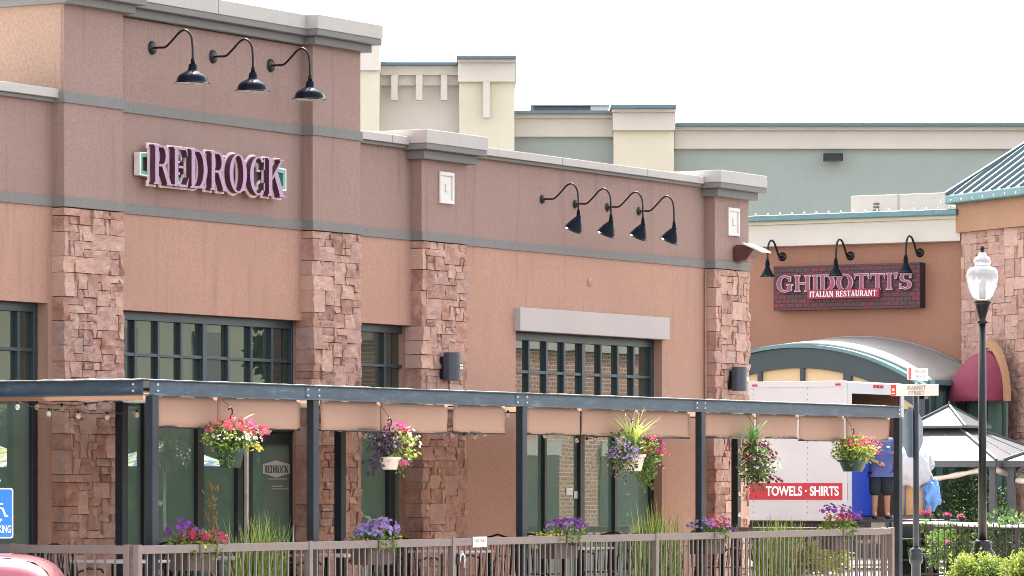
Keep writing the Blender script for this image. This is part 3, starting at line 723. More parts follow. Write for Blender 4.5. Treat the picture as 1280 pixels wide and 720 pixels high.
# ================================================================== SCONCES AND FLOODLIGHT
def sconce(px, label):
    xc = X(px, PB - .15); z0, z1 = Z(px, 476, PB - .1), Z(px, 441, PB - .1)
    if px > 700: z0, z1 = Z(px, 489, PB - .1), Z(px, 459, PB - .1)
    t = thing('wall_sconce', label, 'wall light', (xc, PB, (z0 + z1) / 2), 'dark wall sconces on the stone pilasters')
    m = MB(); m.box(xc - .075, xc + .075, PB - .09, PB + .01, z0 + .02, z1 - .05); m.build('back_box', M_black, t)
    m = MB(); pts = [(-.13, 0)] + [(-.13 * math.cos(a), .06 + .09 * math.sin(a)) for a in [math.pi * i / 14 for i in range(15)]] + [(.13, 0)]
    m.prism(pts, (xc, PB - .09, z0), (1, 0, 0), (0, -1, 0), (0, 0, 1), 0, z1 - z0); m.build('half_round_shade', plain('slate_enamel' + str(px), (58, 66, 78), .4, .1, .05), t)
    m = MB()
    for i in (0, 1):
        for j in (0, 1): m.box(xc + .03 + i * .035, xc + .055 + i * .035, PB - .243, PB - .20, (z0 + z1) / 2 - .03 + j * .035, (z0 + z1) / 2 - .005 + j * .035)
    m.build('light_slot', M_lampin, t)
sconce(566, 'dark half-round sconce on the stone pilaster left of the grey lintel')
sconce(925, 'dark half-round sconce on the end stone pilaster beside the delivery truck')
fx_, fz_ = X(921, PB), Z(921, 317, PB)
t = thing('floodlight', 'brown floodlight with white visor on the end pilaster above its stone', 'floodlight', (fx_, PB, fz_))
m = MB(); m.M = Matrix.Translation((fx_, PB, fz_)) @ Matrix.Rotation(0, 4, 'Z')
prof = [(0, -.10), (.10, -.12), (.22, -.10), (.34, .05), (.30, .085), (.18, .12), (.05, .12), (0, .08)]
m.prism(prof, (-.13, 0, 0), (0, -1, 0), (0, 0, 1), (1, 0, 0), 0, .26); m.build('housing', M_brass, t, bevel=.01)
m = MB(); m.prism([(.16, .125), (.36, .045), (.46, .0), (.47, .012), (.37, .065), (.17, .145)], (fx_ - .16, PB, fz_), (0, -1, 0), (0, 0, 1), (1, 0, 0), 0, .32); m.build('visor', M_whitep, t)

# ================================================================== PERGOLA
BT, BB = 2.745, 2.585
pg = thing('pergola', 'long blue-grey steel pergola with tan fabric valances in front of the restaurant', 'pergola', (35.2, 0, 0))
def ibeam(a, b, name='beam'):
    a = Vector(a); b = Vector(b); d = (b - a).normalized(); s = d.cross(UP).normalized()
    mm = MB(); z = (BT + BB) / 2; h = BT - BB
    A = Vector((a.x, a.y, z)); B = Vector((b.x, b.y, z))
    mm.bar(A, B, .012, h - .024); 
    for zz in (BT - .006, BB + .006): mm.bar(Vector((a.x, a.y, zz)), Vector((b.x, b.y, zz)), .10, .012)
    return mm.build(name, M_beam, pg, bevel=.002)
posts = [X(190, 0), X(391, 0), X(652, 0), X(875.5, 0), X(1122.5, 0)]
xs = [posts[0] - .04] + posts[1:4] + [posts[4] + .06]
for i in range(4):
    ibeam((xs[i] + (.006 if i else 0), 0, 0), (xs[i + 1] - (.006 if i < 3 else 0), 0, 0))
ibeam((posts[0] - .07, .06, 0), (posts[0] - .07, 2.5, 0)); ibeam((posts[4] + .02, .06, 0), (posts[4] + .02, 2.5, 0))
for x in posts[1:4]: ibeam((x, .06, 0), (x, 2.5, 0), 'cross_beam')
ibeam((posts[0] - .1, 2.56, 0), (posts[4] + .06, 2.56, 0), 'back_beam')
bk = [posts[1], posts[2] , posts[4]]
for x in posts:
    m = MB(); m.box(x - .055, x + .055, -.045, .045, .1, BB); 
    m.box(x - .1, x + .1, -.09, .09, .12, .135); m.build('post', M_post, pg, bevel=.006)
for x in [posts[0]] + bk:
    m = MB(); m.box(x - .055, x + .055, 2.45, 2.55, .1, BB); m.box(x - .1, x + .1, 2.4, 2.6, .12, .135); m.build('post', M_post, pg, bevel=.006)
m = MB()
for x in posts[1:4]:
    for dx in (-.11, .11):
        for zz in (BB + .045, BT - .045): m.lathe((x + dx, -.006, zz), [(0, .014), (.015, .012), (.018, 0)], 8, (0, -1, 0))
for dx, zs in ((.09, 0), ):
    for zz in (BB + .045, BT - .045): m.lathe((posts[0] + dx, -.006, zz), [(0, .014), (.015, .012), (.018, 0)], 8, (0, -1, 0)); m.lathe((posts[4] + .02, -.006, zz), [(0, .014), (.015, .012), (.018, 0)], 8, (0, -1, 0))
for zz in (BB + .045, BT - .045): m.lathe((posts[0] - .077, .18, zz), [(0, .014), (.015, .012), (.018, 0)], 8, (-1, 0, 0))
m.build('bolts', M_galv, pg)
# joint plates on the beam
for x in posts[1:4]:
    m = MB(); m.box(x - .16, x + .16, -.006 - .004, -.0062, BB + .014, BT - .014); m.build('splice_plate', M_beam, pg)
# fabric roof: sagging canvas sheets between the beams
def canvas(x0, x1, seed):
    mm = MB(); nx, ny = 14, 10; vs = []; r = random.Random(seed)
    for j in range(ny + 1):
        for i in range(nx + 1):
            a, b = i / nx, j / ny; z = 2.615 + .03 * math.sin(b * math.pi * 5) * math.sin(a * math.pi) ** .5 + .01 * noise.noise(Vector((a * 8, b * 8, seed)))
            vs.append((x0 + (x1 - x0) * a, .08 + 2.42 * b, z))
    mm.smooth = True; mm.add(vs, [(j * (nx + 1) + i, j * (nx + 1) + i + 1, (j + 1) * (nx + 1) + i + 1, (j + 1) * (nx + 1) + i) for j in range(ny) for i in range(nx)])
    o = mm.build('canvas_roof', M_tan, pg); sl = o.modifiers.new('s', 'SOLIDIFY'); sl.thickness = .004
for i in range(4): canvas(posts[i] + .03, posts[i + 1] - .03, i)
# crumpled pale edge of the cover lying on the top flange
m = MB(); r = random.Random(9)
path_ = [(posts[0] - .07, 2.4 - k * .06, .05) for k in range(40)] + [(posts[0] - .07 + k * .09, .03, .03) for k in range(int((posts[4] - posts[0]) / .09))]
vs = []
for x_, y_, w_ in path_:
    h_ = BT + .002 + abs(noise.noise(Vector((x_ * 5, y_ * 5, 0)))) * (.035 if y_ > .05 else .014); j_ = noise.noise(Vector((x_ * 3, y_ * 3, 7))) * .02
    dx, dy = (w_, 0) if y_ > .05 else (0, w_); vs += [(x_ - dx + j_ * 0, y_ - dy, BT + .0015), (x_ - dx * .8, y_ - dy * .8, h_), (x_ + dx, y_ + dy, h_), (x_ + dx, y_ + dy, BT + .0015)]
m.add(vs, [(4 * i + k, 4 * i + k + 1, 4 * i + k + 5, 4 * i + k + 4) for i in range(len(path_) - 1) for k in range(3)])
m.build('roof_edging', M_concrete, pg)
# valances
def valance(pa, pb, dz=0, seed=0):
    x0, x1 = X(pa, .07), X(pb, .07); r = random.Random(seed); nx = max(4, int((x1 - x0) / .08)); vs = []; nz = 5
    for j in range(nz + 1):
        for i in range(nx + 1):
            a = i / nx; b = j / nz; y = .072 + .03 * noise.noise(Vector((a * (x1 - x0) * 2.6, b * .8, seed * 3.1))) * b + .006 * b * math.sin(a * 40)
            vs.append((x0 + (x1 - x0) * a, y, BB + .01 - b * (.325 + dz)))
    mm = MB(); mm.smooth = True; mm.add(vs, [(j * (nx + 1) + i, j * (nx + 1) + i + 1, (j + 1) * (nx + 1) + i + 1, (j + 1) * (nx + 1) + i) for j in range(nz) for i in range(nx)])
    o = mm.build('valance', M_val, pg); s_ = o.modifiers.new('s', 'SOLIDIFY'); s_.thickness = .006
    mm = MB(); zb = BB + .01 - .325 - dz; mm.tube([(x0, .075, zb), (x1, .075, zb)], .012, 8); mm.build('hem_bar', M_frame2, o)
for k, (pa, pb, dz) in enumerate(((196.5, 271, 0), (272, 375, .0), (400, 475, .0), (476, 559, .01), (567, 631, .0), (658, 725, 0), (727, 797, .01), (799, 862, .015), (881, 943, .0), (945, 997, -.01), (999, 1055, .015), (1057, 1112, 0))):
    valance(pa, pb, dz, k)
# left run valance seen edge-up
m = MB(); m.box(posts[0] - .03, posts[0] - .02, .1, 2.4, BB - .045, BB); m.build('rolled_valance', M_tan, pg)
for k, (px, py) in enumerate(((113, 500), (170, 500), (379, 501), (617, 511), (1005, 500))):
    xx = X(px, 1.3); m = MB(); m.lathe((xx, 1.3, 2.60), [(0, -.06), (.13, -.05), (.17, -.02), (.17, 0)], 24); m.build('ceiling_light', M_lampin, pg)

# string lights
def strand(bulbs, Yp, label, drop=.05, ends=None):
    pts = [Vector((X(px, Yp), Yp, Z(px, py, Yp) + drop + .02)) for px, py in bulbs]; c0 = pts[0]
    t = thing('string_light', label, 'string lights', c0, 'string lights under the pergola')
    path = []
    for i in range(len(pts) - 1):
        for k in range(4):
            s_ = k / 4; q = pts[i].lerp(pts[i + 1], s_); q = q - UP * .02 * math.sin(math.pi * s_); path.append(q)
    path.append(pts[-1])
    if ends:
        path = [Vector(ends[0])] + path + [Vector(ends[1])]
    m = MB(); m.tube(path, .004, 6); m.build('cable', M_black, t)
    for p in pts:
        m = MB(); m.lathe(p - UP * drop, [(.001, -.032), (.015, -.028), (.024, -.014), (.026, 0), (.018, .018), (.011, .028)], 12); b = m.build('bulb', M_bulb, t)
        m = MB(); m.lathe(p - UP * drop, [(.013, .026), (.013, .055), (.006, .06)], 10); m.build('socket', M_black, b)
L1 = [(15, 507), (23, 511.5), (46, 512), (77, 514), (107, 513), (138, 506), (163, 498)]
strand([(14, 500), (46, 511), (77, 513.5), (107, 512.5), (139, 505)], 1.9, 'upper strand of round bulbs in front of the first stone pilaster')
strand([(22, 511), (61, 519.5), (98, 522.5), (134, 524), (171, 521)], 1.1, 'lower strand of round bulbs left of the corner post')
strand([(337, 540), (371, 538), (410, 539.5), (425, 539), (457, 547), (522, 549.5), (556, 543), (566, 546), (580, 549.5), (594, 549), (606, 545), (635, 521)], 1.0, 'long strand of bulbs behind the door side of the pergola')
strand([(681, 547), (710, 548), (721, 552.5), (733.5, 554.5), (745.5, 552), (770, 548), (860, 534)], 1.0, 'short strand of bulbs in front of the storefront under the grey lintel')
pts = [(924, 563), (924, 590), (924.5, 617), (924, 643)]
t = thing('string_light', 'bulbs hanging straight down the rear post by the truck sign', 'string lights', (X(921, 2.4), 2.38, 2.5), 'string lights under the pergola')
m = MB(); m.tube([(X(922, 2.38), 2.38, 2.55), (X(922, 2.38), 2.38, 1.1)], .004, 6); m.build('cable', M_black, t)
for px, py in pts:
    c = (X(px, 2.36), 2.35, Z(px, py, 2.36)); m = MB(); m.lathe(c, [(.001, -.032), (.016, -.028), (.026, -.012), (.027, 0), (.018, .018), (.010, .028)], 12); m.build('bulb', M_bulb, t)

# ================================================================== FENCE
def fence(label, pts, postsx, group='brown metal railings round the patio'):
    """pts: list of two ends; postsx: list of fractions for posts"""
    a, b = Vector(pts[0]), Vector(pts[1]); L = (b - a).length; d = (b - a).normalized()
    t = thing('railing', label, 'railing', a, group)
    m = MB(); m.bar(a + UP * 1.03 + d * .03, b + UP * 1.03 - d * .03, .05, .085); m.build('top_rail', M_fence, t, bevel=.005)
    m = MB(); m.bar(a + UP * .2 + d * .03, b + UP * .2 - d * .03, .035, .05); m.build('bottom_rail', M_fence, t)
    for q in postsx:
        c = a + d * (L * q); m = MB(); m.box(c.x - .035, c.x + .035, c.y - .035, c.y + .035, .12, 1.082); m.build('post', M_fence, t, bevel=.004)
    qs = sorted(postsx)
    for i in range(len(qs) - 1):
        s0, s1 = L * qs[i] + .035, L * qs[i + 1] - .035; n = max(1, round((s1 - s0) / .122)); m = MB()
        for k in range(1, n):
            c = a + d * (s0 + (s1 - s0) * k / n); m.box(c.x - .009, c.x + .009, c.y - .009, c.y + .009, .22, .99)
        m.build('pickets', M_fence, t)
    return t
fx = [X(q, 0) for q in (172, 386, 565, 620, 819, 1114)]; L = fx[-1] - fx[0]
FY = -.12
fx = [X(q, FY) for q in (172, 386, 565, 819, 1114)]; L = fx[-1] - fx[0]
fence('long brown railing with flower boxes along the front of the patio', [(fx[0], FY, 0), (fx[-1], FY, 0)], [(q - fx[0]) / L for q in fx])
fence('short brown railing at the left behind the red car', [(fx[0], FY + .08, 0), (fx[0], FY + 3.0, 0)], [1.0, .5, .013])
fence('short dark railing at the far right end in front of the truck', [(fx[-1], FY + .08, 0), (fx[-1], FY + 2.6, 0)], [1.0, .013])
t = thing('notice_plate', 'small white EXIT ONLY notice fixed on the railing gate', 'notice', (X(597, FY), FY - .03, 1.02))
m = MB(); xa, xb = X(588, FY), X(605.5, FY); m.box(xa, xb, FY - .036, FY - .028, .965, 1.085); m.build('plate', M_whitep, t, bevel=.003)
font_text('lettering', 'EXIT ONLY', .055, M_greytxt, t, ((xa + xb) / 2, FY - .038, 1.035), (1, 0, 0), (0, 0, 1), .001, 0, .95)
# gate latch + chain
t = thing('gate_latch', 'dark latch with a looped chain on the railing gate post', 'latch', (X(567, FY), FY - .06, .84))
m = MB(); x = X(570, FY); m.tube([(x, FY - .05, .80), (x, FY - .06, .88), (x + .05, FY - .06, .895), (x + .09, FY - .06, .86), (x + .09, FY - .05, .74)], .012, 8); m.build('loop', M_galv, t)
m = MB(); m.box(x - .06, x + .02, FY - .05, FY + .02, .78, .86); m.build('lock_body', M_black, t)

# ================================================================== FLOWER BOXES AND BASKETS
FM = [L_mid, L_dark, L_lime, F_pink, F_coral, F_red, F_mag, F_vio, F_lav, F_yel, F_white, F_burg, F_blue, L_purple, L_grass, L_pale, L_grey]
ix = {n: i for i, n in enumerate('mid dark lime pink coral red mag vio lav yel white burg blue purple grass pale dry'.split())}
def flower_box(px, label, specs, width=.85, hgt=.25, seed=0, spike=False, zoff=0):
    r = random.Random(seed); xc = X(px, FY); t = thing('flower_box', label, 'flower box', (xc, FY + .16, .8), 'flower boxes hung on the front railing')
    m = MB(); m.box(xc - .26, xc + .26, FY + .05, FY + .27, .80, .82); m.box(xc - .26, xc + .26, FY + .05, FY + .065, .82, 1.0); m.box(xc - .26, xc + .26, FY + .255, FY + .27, .82, 1.0)
    m.box(xc - .26, xc - .245, FY + .065, FY + .255, .82, 1.0); m.box(xc + .245, xc + .26, FY + .065, FY + .255, .82, 1.0); m.mi = 1; m.box(xc - .244, xc + .244, FY + .066, FY + .254, .95, .97)
    m.build('trough', [M_wood, M_soil], t)
    for s_ in (-1, 1):
        m = MB(); q = xc + s_ * .15; m.box(q - .012, q + .012, FY - .034, FY - .028, .93, 1.079); m.box(q - .012, q + .012, FY - .034, FY + .05, 1.0795, 1.085); m.build('strap', M_wood, t)
    m = MB(); m.mi = 0
    blob_leaves(m, r, (xc, FY + .12, 1.06), (width * .48, .2, hgt * .55), 330, .06, .035, .2); m.mi = 2; blob_leaves(m, r, (xc, FY + .1, 1.08), (width * .45, .2, hgt * .5), 90, .05, .03, .5)
    m.build('foliage', FM, t)
    m = MB()
    for kind, dx, dz, rx, rz, n, rad in specs: blossoms(m, r, (xc + dx, FY + .10, 1.10 + dz), (rx, .16, rz), n, rad, ix[kind])
    m.build('blossoms', FM, t)
flower_box(258, 'flower box with purple, red and yellow flowers near the corner post', [('vio', -.30, .08, .18, .16, 34, .036), ('red', -.1, .03, .14, .12, 34, .036), ('red', .2, .02, .26, .09, 54, .034), ('yel', -.04, -.06, .2, .07, 40, .026), ('pink', .3, -.02, .14, .06, 20, .03)], 1.0, .28, 1)
flower_box(480, 'flower box full of lavender petunias below the white hanging pot', [('lav', 0, .03, .38, .16, 110, .034), ('lav', .2, .08, .2, .14, 40, .036), ('pink', -.42, -.05, .1, .05, 10, .03), ('blue', -.2, .02, .22, .1, 40, .026)], .95, .26, 2)
flower_box(714, 'flower box with violet petunias and small yellow flowers under the spiky hanging plant', [('vio', .2, .06, .28, .12, 64, .034), ('lav', -.05, .02, .3, .12, 40, .03), ('yel', -.36, -.05, .24, .07, 60, .02), ('vio', -.12, .1, .12, .08, 18, .034)], 1.05, .22, 3)
flower_box(898, 'flower box with blue, pink and purple flowers beside the fourth front post', [('blue', -.28, .03, .18, .14, 40, .028), ('pink', .0, .03, .2, .12, 44, .032), ('mag', .2, .06, .2, .12, 40, .034), ('vio', .28, -.01, .18, .1, 26, .034)], .8, .24, 4)
flower_box(1058, 'wide flower box with tall violet and coral flowers at the right end of the railing', [('vio', -.12, .2, .45, .1, 40, .036), ('coral', .0, .1, .3, .12, 40, .03), ('vio', .36, .1, .2, .14, 44, .038), ('coral', .25, .06, .16, .1, 20, .034), ('yel', -.3, -.04, .25, .05, 30, .018)], 1.05, .34, 5)

def basket(px, pot_y, potmat, label, seed, build, hang=2.55, Yb=-.16, pr=.14, ph=.19, n=1):
    r = random.Random(seed); xc = X(px, Yb); zc = Z(px, pot_y, Yb); t = thing('hanging_basket', label, 'hanging basket', (xc, Yb, zc), 'hanging baskets on the pergola beam')
    m = MB(); m.lathe((xc, Yb, zc), [(0, -ph / 2), (pr * .68, -ph / 2), (pr * .97, ph / 2 - .03), (pr * 1.06, ph / 2 - .03), (pr * 1.08, ph / 2), (pr * .98, ph / 2), (pr * .9, ph / 2 - .03), (0, ph / 2 - .03)], 24); m.build('pot', potmat, t)
    m = MB(); top = Vector((xc, Yb, zc + ph / 2 + .30))
    for k in range(3):
        a = k * 2.1 + .4; m.tube([(xc + pr * math.cos(a), Yb + pr * math.sin(a), zc + ph / 2), top], .003, 5)
    hook = [top, top + Vector((0, 0, .03)), top + Vector((.035, 0, .06)), top + Vector((.035, 0, .10)), top + Vector((0, 0, .125)), top + Vector((-.035, 0, .10))]
    m.tube(hook, .008, 8); m.tube([top + Vector((0, 0, .12)), (xc, -.03, BB - .0 + .0)], .003, 5); m.build('hanger', M_black, t)
    m = MB(); fl = MB(); build(m, fl, r, xc, Yb, zc + ph / 2); m.build('foliage', FM, t); fl.build('blossoms', FM, t)
def b1(m, f, r, x, y, z):
    m.mi = 0; blob_leaves(m, r, (x, y, z + .13), (.33, .28, .15), 560, .055, .03, .3); m.mi = 2; blob_leaves(m, r, (x - .1, y - .05, z + .10), (.3, .26, .14), 200, .04, .025, .5)
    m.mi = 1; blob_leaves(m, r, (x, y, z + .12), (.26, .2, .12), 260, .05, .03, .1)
    m.mi = 0; blob_leaves(m, r, (x - .2, y - .1, z - .05), (.12, .1, .16), 120, .04, .02, .2)
    blossoms(f, r, (x - .12, y - .05, z + .18), (.2, .2, .15), 36, .042, ix['coral']); blossoms(f, r, (x + .2, y - .08, z + .14), (.22, .2, .14), 60, .045, ix['coral']); blossoms(f, r, (x + .24, y, z + .2), (.16, .2, .12), 26, .042, ix['pink'])
    blossoms(f, r, (x - .05, y - .1, z + .08), (.34, .24, .16), 90, .018, ix['white']); blossoms(f, r, (x + .2, y - .14, z - .03), (.16, .1, .1), 30, .03, ix['yel'])
    m.mi = ix['pale']
    for k in range(4): blade(m, r, Vector((x + .15, y, z + .2)), .2, .014, (r.uniform(.15, .35), r.uniform(-.1, .1)), .3)
basket(288, 572.5, M_potg, 'green hanging pot overflowing with coral, pink and white flowers', 11, b1, pr=.15, ph=.2)
def b2(m, f, r, x, y, z):
    m.mi = ix['purple']; blob_leaves(m, r, (x - .14, y, z + .14), (.26, .2, .16), 230, .06, .035, .2, .5); blob_leaves(m, r, (x - .34, y, z - .06), (.14, .12, .14), 60, .06, .03, .1, 1)
    m.mi = 2; blob_leaves(m, r, (x + .16, y - .05, z + .12), (.2, .2, .2), 150, .06, .045, .3); m.mi = 0; blob_leaves(m, r, (x + .2, y, z), (.15, .15, .2), 120, .05, .03, .3)
    blossoms(f, r, (x + .0, y - .1, z + .32), (.16, .12, .06), 22, .04, ix['pink']); blossoms(f, r, (x, y - .2, z - .08), (.05, .04, .04), 8, .04, ix['pink']); blossoms(f, r, (x + .2, y - .1, z + .1), (.2, .18, .2), 30, .028, ix['white'])
    blossoms(f, r, (x + .1, y - .1, z + .26), (.1, .1, .06), 8, .036, ix['red'])
basket(487, 579, M_potw, 'white hanging pot with purple trailing leaves and a few pink roses', 12, b2, pr=.115, ph=.14)
def b3(m, f, r, x, y, z):
    m.mi = ix['pale']
    for k in range(90):
        a = r.uniform(0, 6.28); q = r.uniform(.02, .5); blade(m, r, Vector((x + r.uniform(-.06, .06), y + r.uniform(-.06, .06), z)), r.uniform(.35, .66), .02, (math.cos(a) * q, math.sin(a) * q), r.uniform(.1, .9))
    m.mi = ix['dry']; blob_leaves(m, r, (x - .26, y, z - .06), (.2, .2, .3), 160, .04, .02, .2); m.mi = 0; blob_leaves(m, r, (x + .26, y, z - .02), (.24, .22, .3), 560, .05, .03, .2); blob_leaves(m, r, (x + .36, y, z - .24), (.16, .12, .2), 200, .05, .03, .2)
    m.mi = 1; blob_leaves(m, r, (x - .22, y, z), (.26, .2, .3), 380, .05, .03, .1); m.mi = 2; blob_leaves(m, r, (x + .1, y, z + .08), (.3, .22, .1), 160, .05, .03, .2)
    blossoms(f, r, (x - .3, y - .05, z - .05), (.22, .2, .26), 150, .02, ix['lav']); blossoms(f, r, (x + .36, y - .06, z + .0), (.2, .2, .26), 60, .034, ix['red']); blossoms(f, r, (x + .42, y - .06, z - .18), (.12, .14, .2), 22, .036, ix['burg'])
basket(791, 578.5, M_potw, 'white hanging pot with spiky pale grass, lavender and dark red flowers', 13, b3, pr=.15, ph=.2)
def b4(m, f, r, x, y, z):
    m.mi = ix['grass']
    for k in range(60):
        a = r.uniform(0, 6.28); q = r.uniform(.02, .36); blade(m, r, Vector((x - .1 + r.uniform(-.05, .05), y, z + .1)), r.uniform(.3, .6), .016, (math.cos(a) * q, math.sin(a) * q), r.uniform(.1, .7))
    m.mi = 0; blob_leaves(m, r, (x + .02, y, z), (.36, .24, .32), 700, .05, .03, .2); m.mi = 1; blob_leaves(m, r, (x, y, z - .12), (.28, .2, .3), 300, .05, .03, .1); m.mi = 2; blob_leaves(m, r, (x + .1, y, z + .05), (.34, .24, .3), 140, .045, .03, .4)
    blossoms(f, r, (x - .06, y - .08, z + .02), (.3, .2, .32), 74, .036, ix['burg']); blossoms(f, r, (x + .2, y - .1, z - .26), (.26, .16, .08), 24, .036, ix['burg']); blossoms(f, r, (x + .1, y - .1, z - .1), (.3, .2, .16), 40, .024, ix['white'])
basket(945, 585, M_wood, 'hanging basket of burgundy flowers and dark grass beside the TOWELS sign', 14, b4, pr=.13, ph=.15)
def b5(m, f, r, x, y, z):
    m.mi = 2; blob_leaves(m, r, (x + .06, y, z + .12), (.42, .28, .2), 620, .055, .035, .3); m.mi = 0; blob_leaves(m, r, (x, y, z + .08), (.36, .24, .18), 420, .055, .035, .2)
    blossoms(f, r, (x + .1, y - .08, z + .18), (.38, .24, .15), 90, .03, ix['coral']); blossoms(f, r, (x + .42, y - .05, z + .08), (.16, .14, .1), 26, .036, ix['red']); blossoms(f, r, (x + .1, y - .08, z + .1), (.4, .24, .14), 60, .02, ix['yel'])
    m.mi = ix['grass']
    for k in range(16):
        a = r.uniform(0, 6.28); q = r.uniform(.2, .7); blade(m, r, Vector((x, y, z + .1)), r.uniform(.2, .45), .012, (math.cos(a) * q, math.sin(a) * q * .3), r.uniform(.5, 1.4))
basket(1066, 582, M_potg, 'green hanging pot with lime leaves and coral flowers in front of the worker', 15, b5, pr=.19, ph=.16)

def tall_grass(px0, px1, Yg, h, label, seed, mi='grass', n=430):
    r = random.Random(seed); x0, x1 = X(px0, Yg), X(px1, Yg); t = thing('ornamental_grass', label, 'grass clump', ((x0 + x1) / 2, Yg, .12), 'tall grass clumps behind the railing')
    m = MB(); m.mi = ix[mi]
    for k in range(n):
        q = r.gauss(.5, .2); q = min(1, max(0, q)); p = Vector((x0 + (x1 - x0) * (.2 + .6 * q), Yg + r.uniform(-.12, .12), .14)); a = r.uniform(0, 6.28); b = r.uniform(.02, .30)
        blade(m, r, p, h * r.uniform(.55, 1.06), .019, (math.cos(a) * b, math.sin(a) * b), r.uniform(0, .35))
        if k % 5 == 0: m.mi = ix['pale'] if r.random() < .5 else ix[mi]
    m.build('blades', FM, t)
    m = MB(); xc = (x0 + x1) / 2; m.lathe((xc, Yg, .12), [(0, 0), (.14, 0), (.19, .3), (.2, .3), (.2, .32), (.17, .32), (.16, .28), (0, .28)], 20); m.build('pot', M_wood, t)
tall_grass(262, 384, .45, 1.27, 'tall green grass clump in front of the glass door', 21)
tall_grass(768, 868, .45, 1.34, 'tall green grass clump beneath the spiky hanging plant', 22)
tall_grass(925, 1006, .6, 1.12, 'dense grass clump behind the railing in front of the white truck', 23, n=420)
tall_grass(955, 1010, .9, 1.1, 'grass clump just left of the yellow-leaved plant', 24, n=300)
r = random.Random(31)
for (px, label) in ((1012, 'yellow-leaved plant in a pot beside the dense grass clump'), (1040, 'yellow-leaved plant in a pot nearest the right end of the railing')):
    xc = X(px, .5); t = thing('potted_plant', label, 'potted plant', (xc, .5, .12), 'yellow-leaved potted plants')
    m = MB(); m.mi = 2; blob_leaves(m, r, (xc, .5, .66), (.3, .26, .24), 330, .09, .06, .2); m.build('foliage', FM, t)
    m = MB(); m.lathe((xc, .5, .12), [(0, 0), (.14, 0), (.2, .34), (.18, .34), (.16, .3), (0, .3)], 18); m.build('pot', M_potw, t)
# dry upright plant by the glass left of the door
xc = X(264, 1.9); t = thing('potted_plant', 'dry wispy upright plant against the storefront glass', 'potted plant', (xc, 1.9, .12))
m = MB(); m.mi = ix['dry']
for k in range(70):
    a = r.uniform(0, 6.28); q = r.uniform(0, .10); z = r.uniform(.9, 1.65); p = Vector((xc + q * math.cos(a) * (1.8 - z), 1.9 + q * math.sin(a), z)); leaf(m, r, p, .10, .02, (UP + rdir(r) * .7).normalized()); leaf(m, r, p, .06, .03)
m.tube([(xc, 1.9, .5), (xc + .02, 1.9, 1.2), (xc, 1.9, 1.7)], [.012, .008, .003], 6); m.build('foliage', FM, t)
m = MB(); m.lathe((xc, 1.9, .12), [(0, 0), (.14, 0), (.19, .45), (.17, .45), (.15, .4), (0, .4)], 18); m.build('pot', M_wood, t)

# ================================================================== PATIO TABLES AND CHAIRS
def table(x, y, label, i):
    t = thing('patio_table', label, 'table', (x, y, .12), 'pale patio tables behind the railing')
    m = MB(); m.box(x - .4, x + .4, y - .38, y + .38, .86, .89); m.build('table_top', M_tabletop, t, bevel=.01)
    for sx in (-1, 1):
        for sy in (-1, 1):
            m = MB(); m.box(x + sx * .36 - .018, x + sx * .36 + .018, y + sy * .34 - .018, y + sy * .34 + .018, .12, .86); m.build('leg', M_black, t)
def chair_proto():
    t = thing('patio_chair', 'proto', 'chair', (0, 0, 0), 'black metal patio chairs')
    m = MB(); m.box(-.22, .22, -.22, .22, .44, .455)
    m.build('seat', M_black, t, bevel=.01)
    m = MB()
    for k in range(9): q = -.18 + k * .045; m.tube([(q, .22, .46), (q, .26, .70), (q, .30, .88 + .04 * math.cos(q * 6))], .006, 6)
    m.tube([(-.22, .22, .46), (-.22, .27, .74), (-.19, .30, .90), (0, .31, .95), (.19, .30, .90), (.22, .27, .74), (.22, .22, .46)], .013, 8); m.build('backrest', M_black, t)
    for sx in (-1, 1):
        m = MB(); m.tube([(sx * .22, .26, .66), (sx * .25, .1, .70), (sx * .25, -.12, .69), (sx * .245, -.22, .62), (sx * .24, -.22, .45)], .012, 8); m.build('armrest', M_black, t)
        for sy in (-1, 1):
            m = MB(); m.tube([(sx * .2, sy * .2, .45), (sx * .24, sy * .24, .0)], .013, 8); m.build('leg', M_black, t)
    return t
TB = [(34.2, 1.4, 'pale square patio table behind the short left railing'), (36.3, 1.2, 'pale square patio table left of the first flower box'), (38.4, 1.3, 'pale square patio table just past the second front post'), (40.5, 1.2, 'pale square patio table behind the lavender flower box'),
      (43.2, 1.3, 'pale square patio table behind the railing gate'), (46.2, 1.3, 'pale square patio table under the window with the grey lintel'), (49.3, 1.3, 'pale square patio table beside the last stone pilaster')]
cp = chair_proto(); first = True
for i, (x, y, lb) in enumerate(TB):
    table(x, y, lb, i); nm = lb.replace('pale square patio ', '')
    for (dx, dy, rz, side) in ((-.75, .05, math.pi / 2, 'left side'), (.75, -.05, -math.pi / 2, 'right side')):
        c = cp if first else copy_tree(cp); first = False
        c.location = (x + dx, y + dy, .12); c.rotation_euler = (0, 0, rz + .15 * (i % 3 - 1)); c['label'] = 'patio chair on the %s of the %s' % (side, nm)

